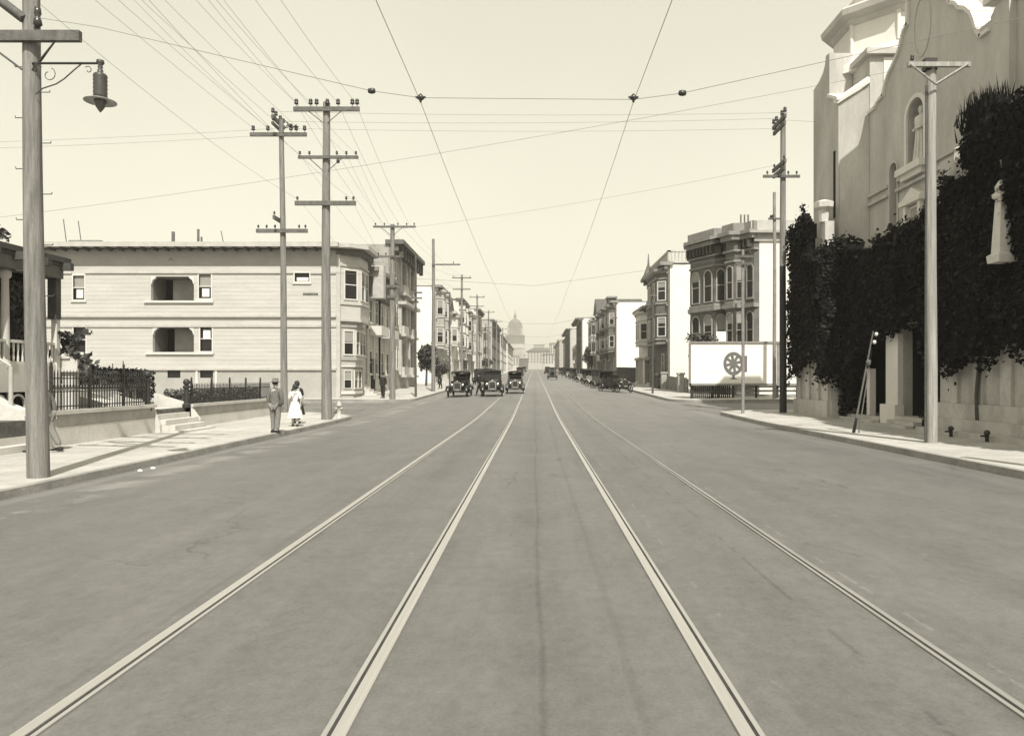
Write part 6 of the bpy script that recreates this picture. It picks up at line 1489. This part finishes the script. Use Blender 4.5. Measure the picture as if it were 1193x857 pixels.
        MB().lathe((0, -.005 + ly_, 1.66), [(.085, -.10), (.105, -.06), (.108, .0), (.10, .06), (.06, .11), (.01, .12)], 16).build('hair' if outfit != 'woman' else 'cloche_hat', 'hair', t)
    t.location = loc; t.rotation_euler = (0, 0, radians(yaw)); t.scale = (s, s, s); return t
def on_sw(x, y): return (x, y, sw_z(x, y) + .005)
person('man in grey suit and hat standing at the left kerb edge with his back turned', on_sw((321 - VX) / 36.5 - .12, 23.6), -8, 'man', .05, 0, .98, (-.02, .02))
person('woman in a white summer dress and dark hat walking past the kerb pole', on_sw((339 - VX) / 32.5, 26.6), 12, 'woman', .14, 0, .87, (.1, -.1))
person('woman in dark clothes half hidden behind the woman in white', on_sw((345.5 - VX) / 30.2, 28.2), 10, 'darkwoman', .1, 0, .93, (.05, -.05))
person('person in light coat striding behind the nearest pole, one leg showing', on_sw(-11.32, 16.85), 88, 'man', .27, .05, .97, (.15, -.15))
person('person in dark clothes waiting beside the far corner pole', on_sw((447 - VX) / 16.6, 51.0), 160, 'darkman', .06, 0, 1.0)
person('small dark figure standing at the edge of the far left sidewalk among the parked cars', on_sw(-9.3, 72), 90, 'darkman', .12)
person('pedestrian in a suit crossing beside the leftmost oncoming car', (-4.3, 56.5, road_z(-4.3, 56.5) + .004), 90, 'darkman', .2, .03)
# hydrant beside the corner pole
hy = thing('fire_hydrant', 'small pale fire hydrant beside the near left corner pole', 'hydrant', (-8.55, 31.7, sw_z(-8.6, 31.7)))
hz_ = sw_z(-8.6, 31.7)
MB().lathe((-8.5, 31.7, hz_), [(.14, 0), (.14, .05), (.09, .07), (.085, .5), (.12, .52), (.12, .57), (.1, .6), (.08, .68), (.03, .73), (.03, .78)], 12).build('barrel', 'cream_trim', hy)
MB().tube((-8.66, 31.7, hz_ + .42), (-8.34, 31.7, hz_ + .42), .05, n=8).build('outlet', 'cream_trim', hy)
# light debris by the gutter
for i, (x_, y_) in enumerate(((-7.9, 14.6), (-7.85, 15.0))):
    o = MB().lathe((x_, y_, road_z(x_, y_)), [(.02, 0), (.05, .01), (.055, .03), (.03, .05), (.01, .055)], 6, smooth=False, sy=.6).build('crumpled_paper', 'curtain'); tag(o, 'crumpled pale paper lying in the left gutter near the big pole', 'litter', 'litter in the gutter')
SKYPOW, SKYMUL, HAZE, EXPO = 0.45, 3.55, 0.00045, 0.42
# ================================================================== CAMERA / LIGHT
cam = bpy.data.cameras.new('camera'); co = bpy.data.objects.new('camera', cam); COL.objects.link(co); S.camera = co
co.location = (0, 0, CZ); co.rotation_euler = (radians(90), 0, 0)
cam.sensor_width = 36; cam.sensor_fit = 'HORIZONTAL'; cam.lens = 36 * F0 / 1193.0
cam.shift_x = -(VX - 596.5) / 1193.0; cam.shift_y = (VY - 428.5) / 1193.0
cam.clip_start = .1; cam.clip_end = 6000
S.render.resolution_x = 1024; S.render.resolution_y = 735
EL, AZ = 52.0, 12.0          # elevation; azimuth right of straight-behind
d = Vector((sin(radians(AZ)) * cos(radians(EL)), -cos(radians(AZ)) * cos(radians(EL)), sin(radians(EL))))   # towards the sun
sl = bpy.data.lights.new('sun', 'SUN'); so = bpy.data.objects.new('sun', sl); COL.objects.link(so)
sl.energy = 4.6; sl.angle = radians(.55); sl.color = (1, .97, .90)
so.rotation_euler = d.to_track_quat('Z', 'Y').to_euler(); so.location = (0, 0, 200)
w = bpy.data.worlds.new('World'); S.world = w; w.use_nodes = True; nt = w.node_tree; N = nt.nodes; L = nt.links
bg = N['Background']; sk = N.new('ShaderNodeTexSky'); sk.sky_type = 'NISHITA'; sk.sun_disc = False
sk.sun_elevation = radians(EL); sk.sun_rotation = radians(180 - AZ) ; sk.dust_density = 2.0; sk.air_density = 1.0; sk.ozone_density = 1.0
# blue-sensitive monochrome plate: keep only the blue record of the sky, printed in warm sepia
sep = N.new('ShaderNodeSeparateColor'); L.new(sk.outputs[0], sep.inputs[0])
pw = N.new('ShaderNodeMath'); pw.operation = 'POWER'; L.new(sep.outputs['Blue'], pw.inputs[0]); pw.inputs[1].default_value = SKYPOW
ml = N.new('ShaderNodeMath'); ml.operation = 'MULTIPLY'; L.new(pw.outputs[0], ml.inputs[0]); ml.inputs[1].default_value = SKYMUL
tcw = N.new('ShaderNodeTexCoord'); nzw = N.new('ShaderNodeTexNoise'); nzw.inputs['Scale'].default_value = 2.2; nzw.inputs['Detail'].default_value = 7; L.new(tcw.outputs['Generated'], nzw.inputs['Vector'])
mrw = N.new('ShaderNodeMapRange'); mrw.inputs['From Min'].default_value = .3; mrw.inputs['From Max'].default_value = .7; mrw.inputs['To Min'].default_value = .955; mrw.inputs['To Max'].default_value = 1.045; L.new(nzw.outputs['Fac'], mrw.inputs['Value'])
ml2 = N.new('ShaderNodeMath'); ml2.operation = 'MULTIPLY'; L.new(ml.outputs[0], ml2.inputs[0]); L.new(mrw.outputs[0], ml2.inputs[1]); ml = ml2
cb = N.new('ShaderNodeCombineColor')
for nm, t in zip(('Red', 'Green', 'Blue'), (1.0, .966, .79)):
    q = N.new('ShaderNodeMath'); q.operation = 'MULTIPLY'; q.inputs[1].default_value = t; L.new(ml.outputs[0], q.inputs[0]); L.new(q.outputs[0], cb.inputs[nm])
L.new(cb.outputs[0], bg.inputs['Color']); bg.inputs['Strength'].default_value = .10
# haze
hz = MB().box(-1500, 1500, -80, 2000, -1.6, 150).build('haze', 'wire'); hz['kind'] = 'stuff'; tag(hz, 'thin pale city haze filling the air down the street', 'haze')
hm = bpy.data.materials.new('haze_volume'); hm.use_nodes = True; nt = hm.node_tree; N = nt.nodes
for n in list(N):
    if n.type == 'BSDF_PRINCIPLED': N.remove(n)
pv = N.new('ShaderNodeVolumePrincipled'); pv.inputs['Color'].default_value = (1, .96, .86, 1); pv.inputs['Density'].default_value = HAZE; pv.inputs['Anisotropy'].default_value = 0.0
nt.links.new(pv.outputs[0], N['Material Output'].inputs['Volume']); hz.data.materials.clear(); hz.data.materials.append(hm)
S.view_settings.view_transform = 'Standard'; S.view_settings.look = 'None'; S.view_settings.gamma = 1; S.view_settings.exposure = EXPO
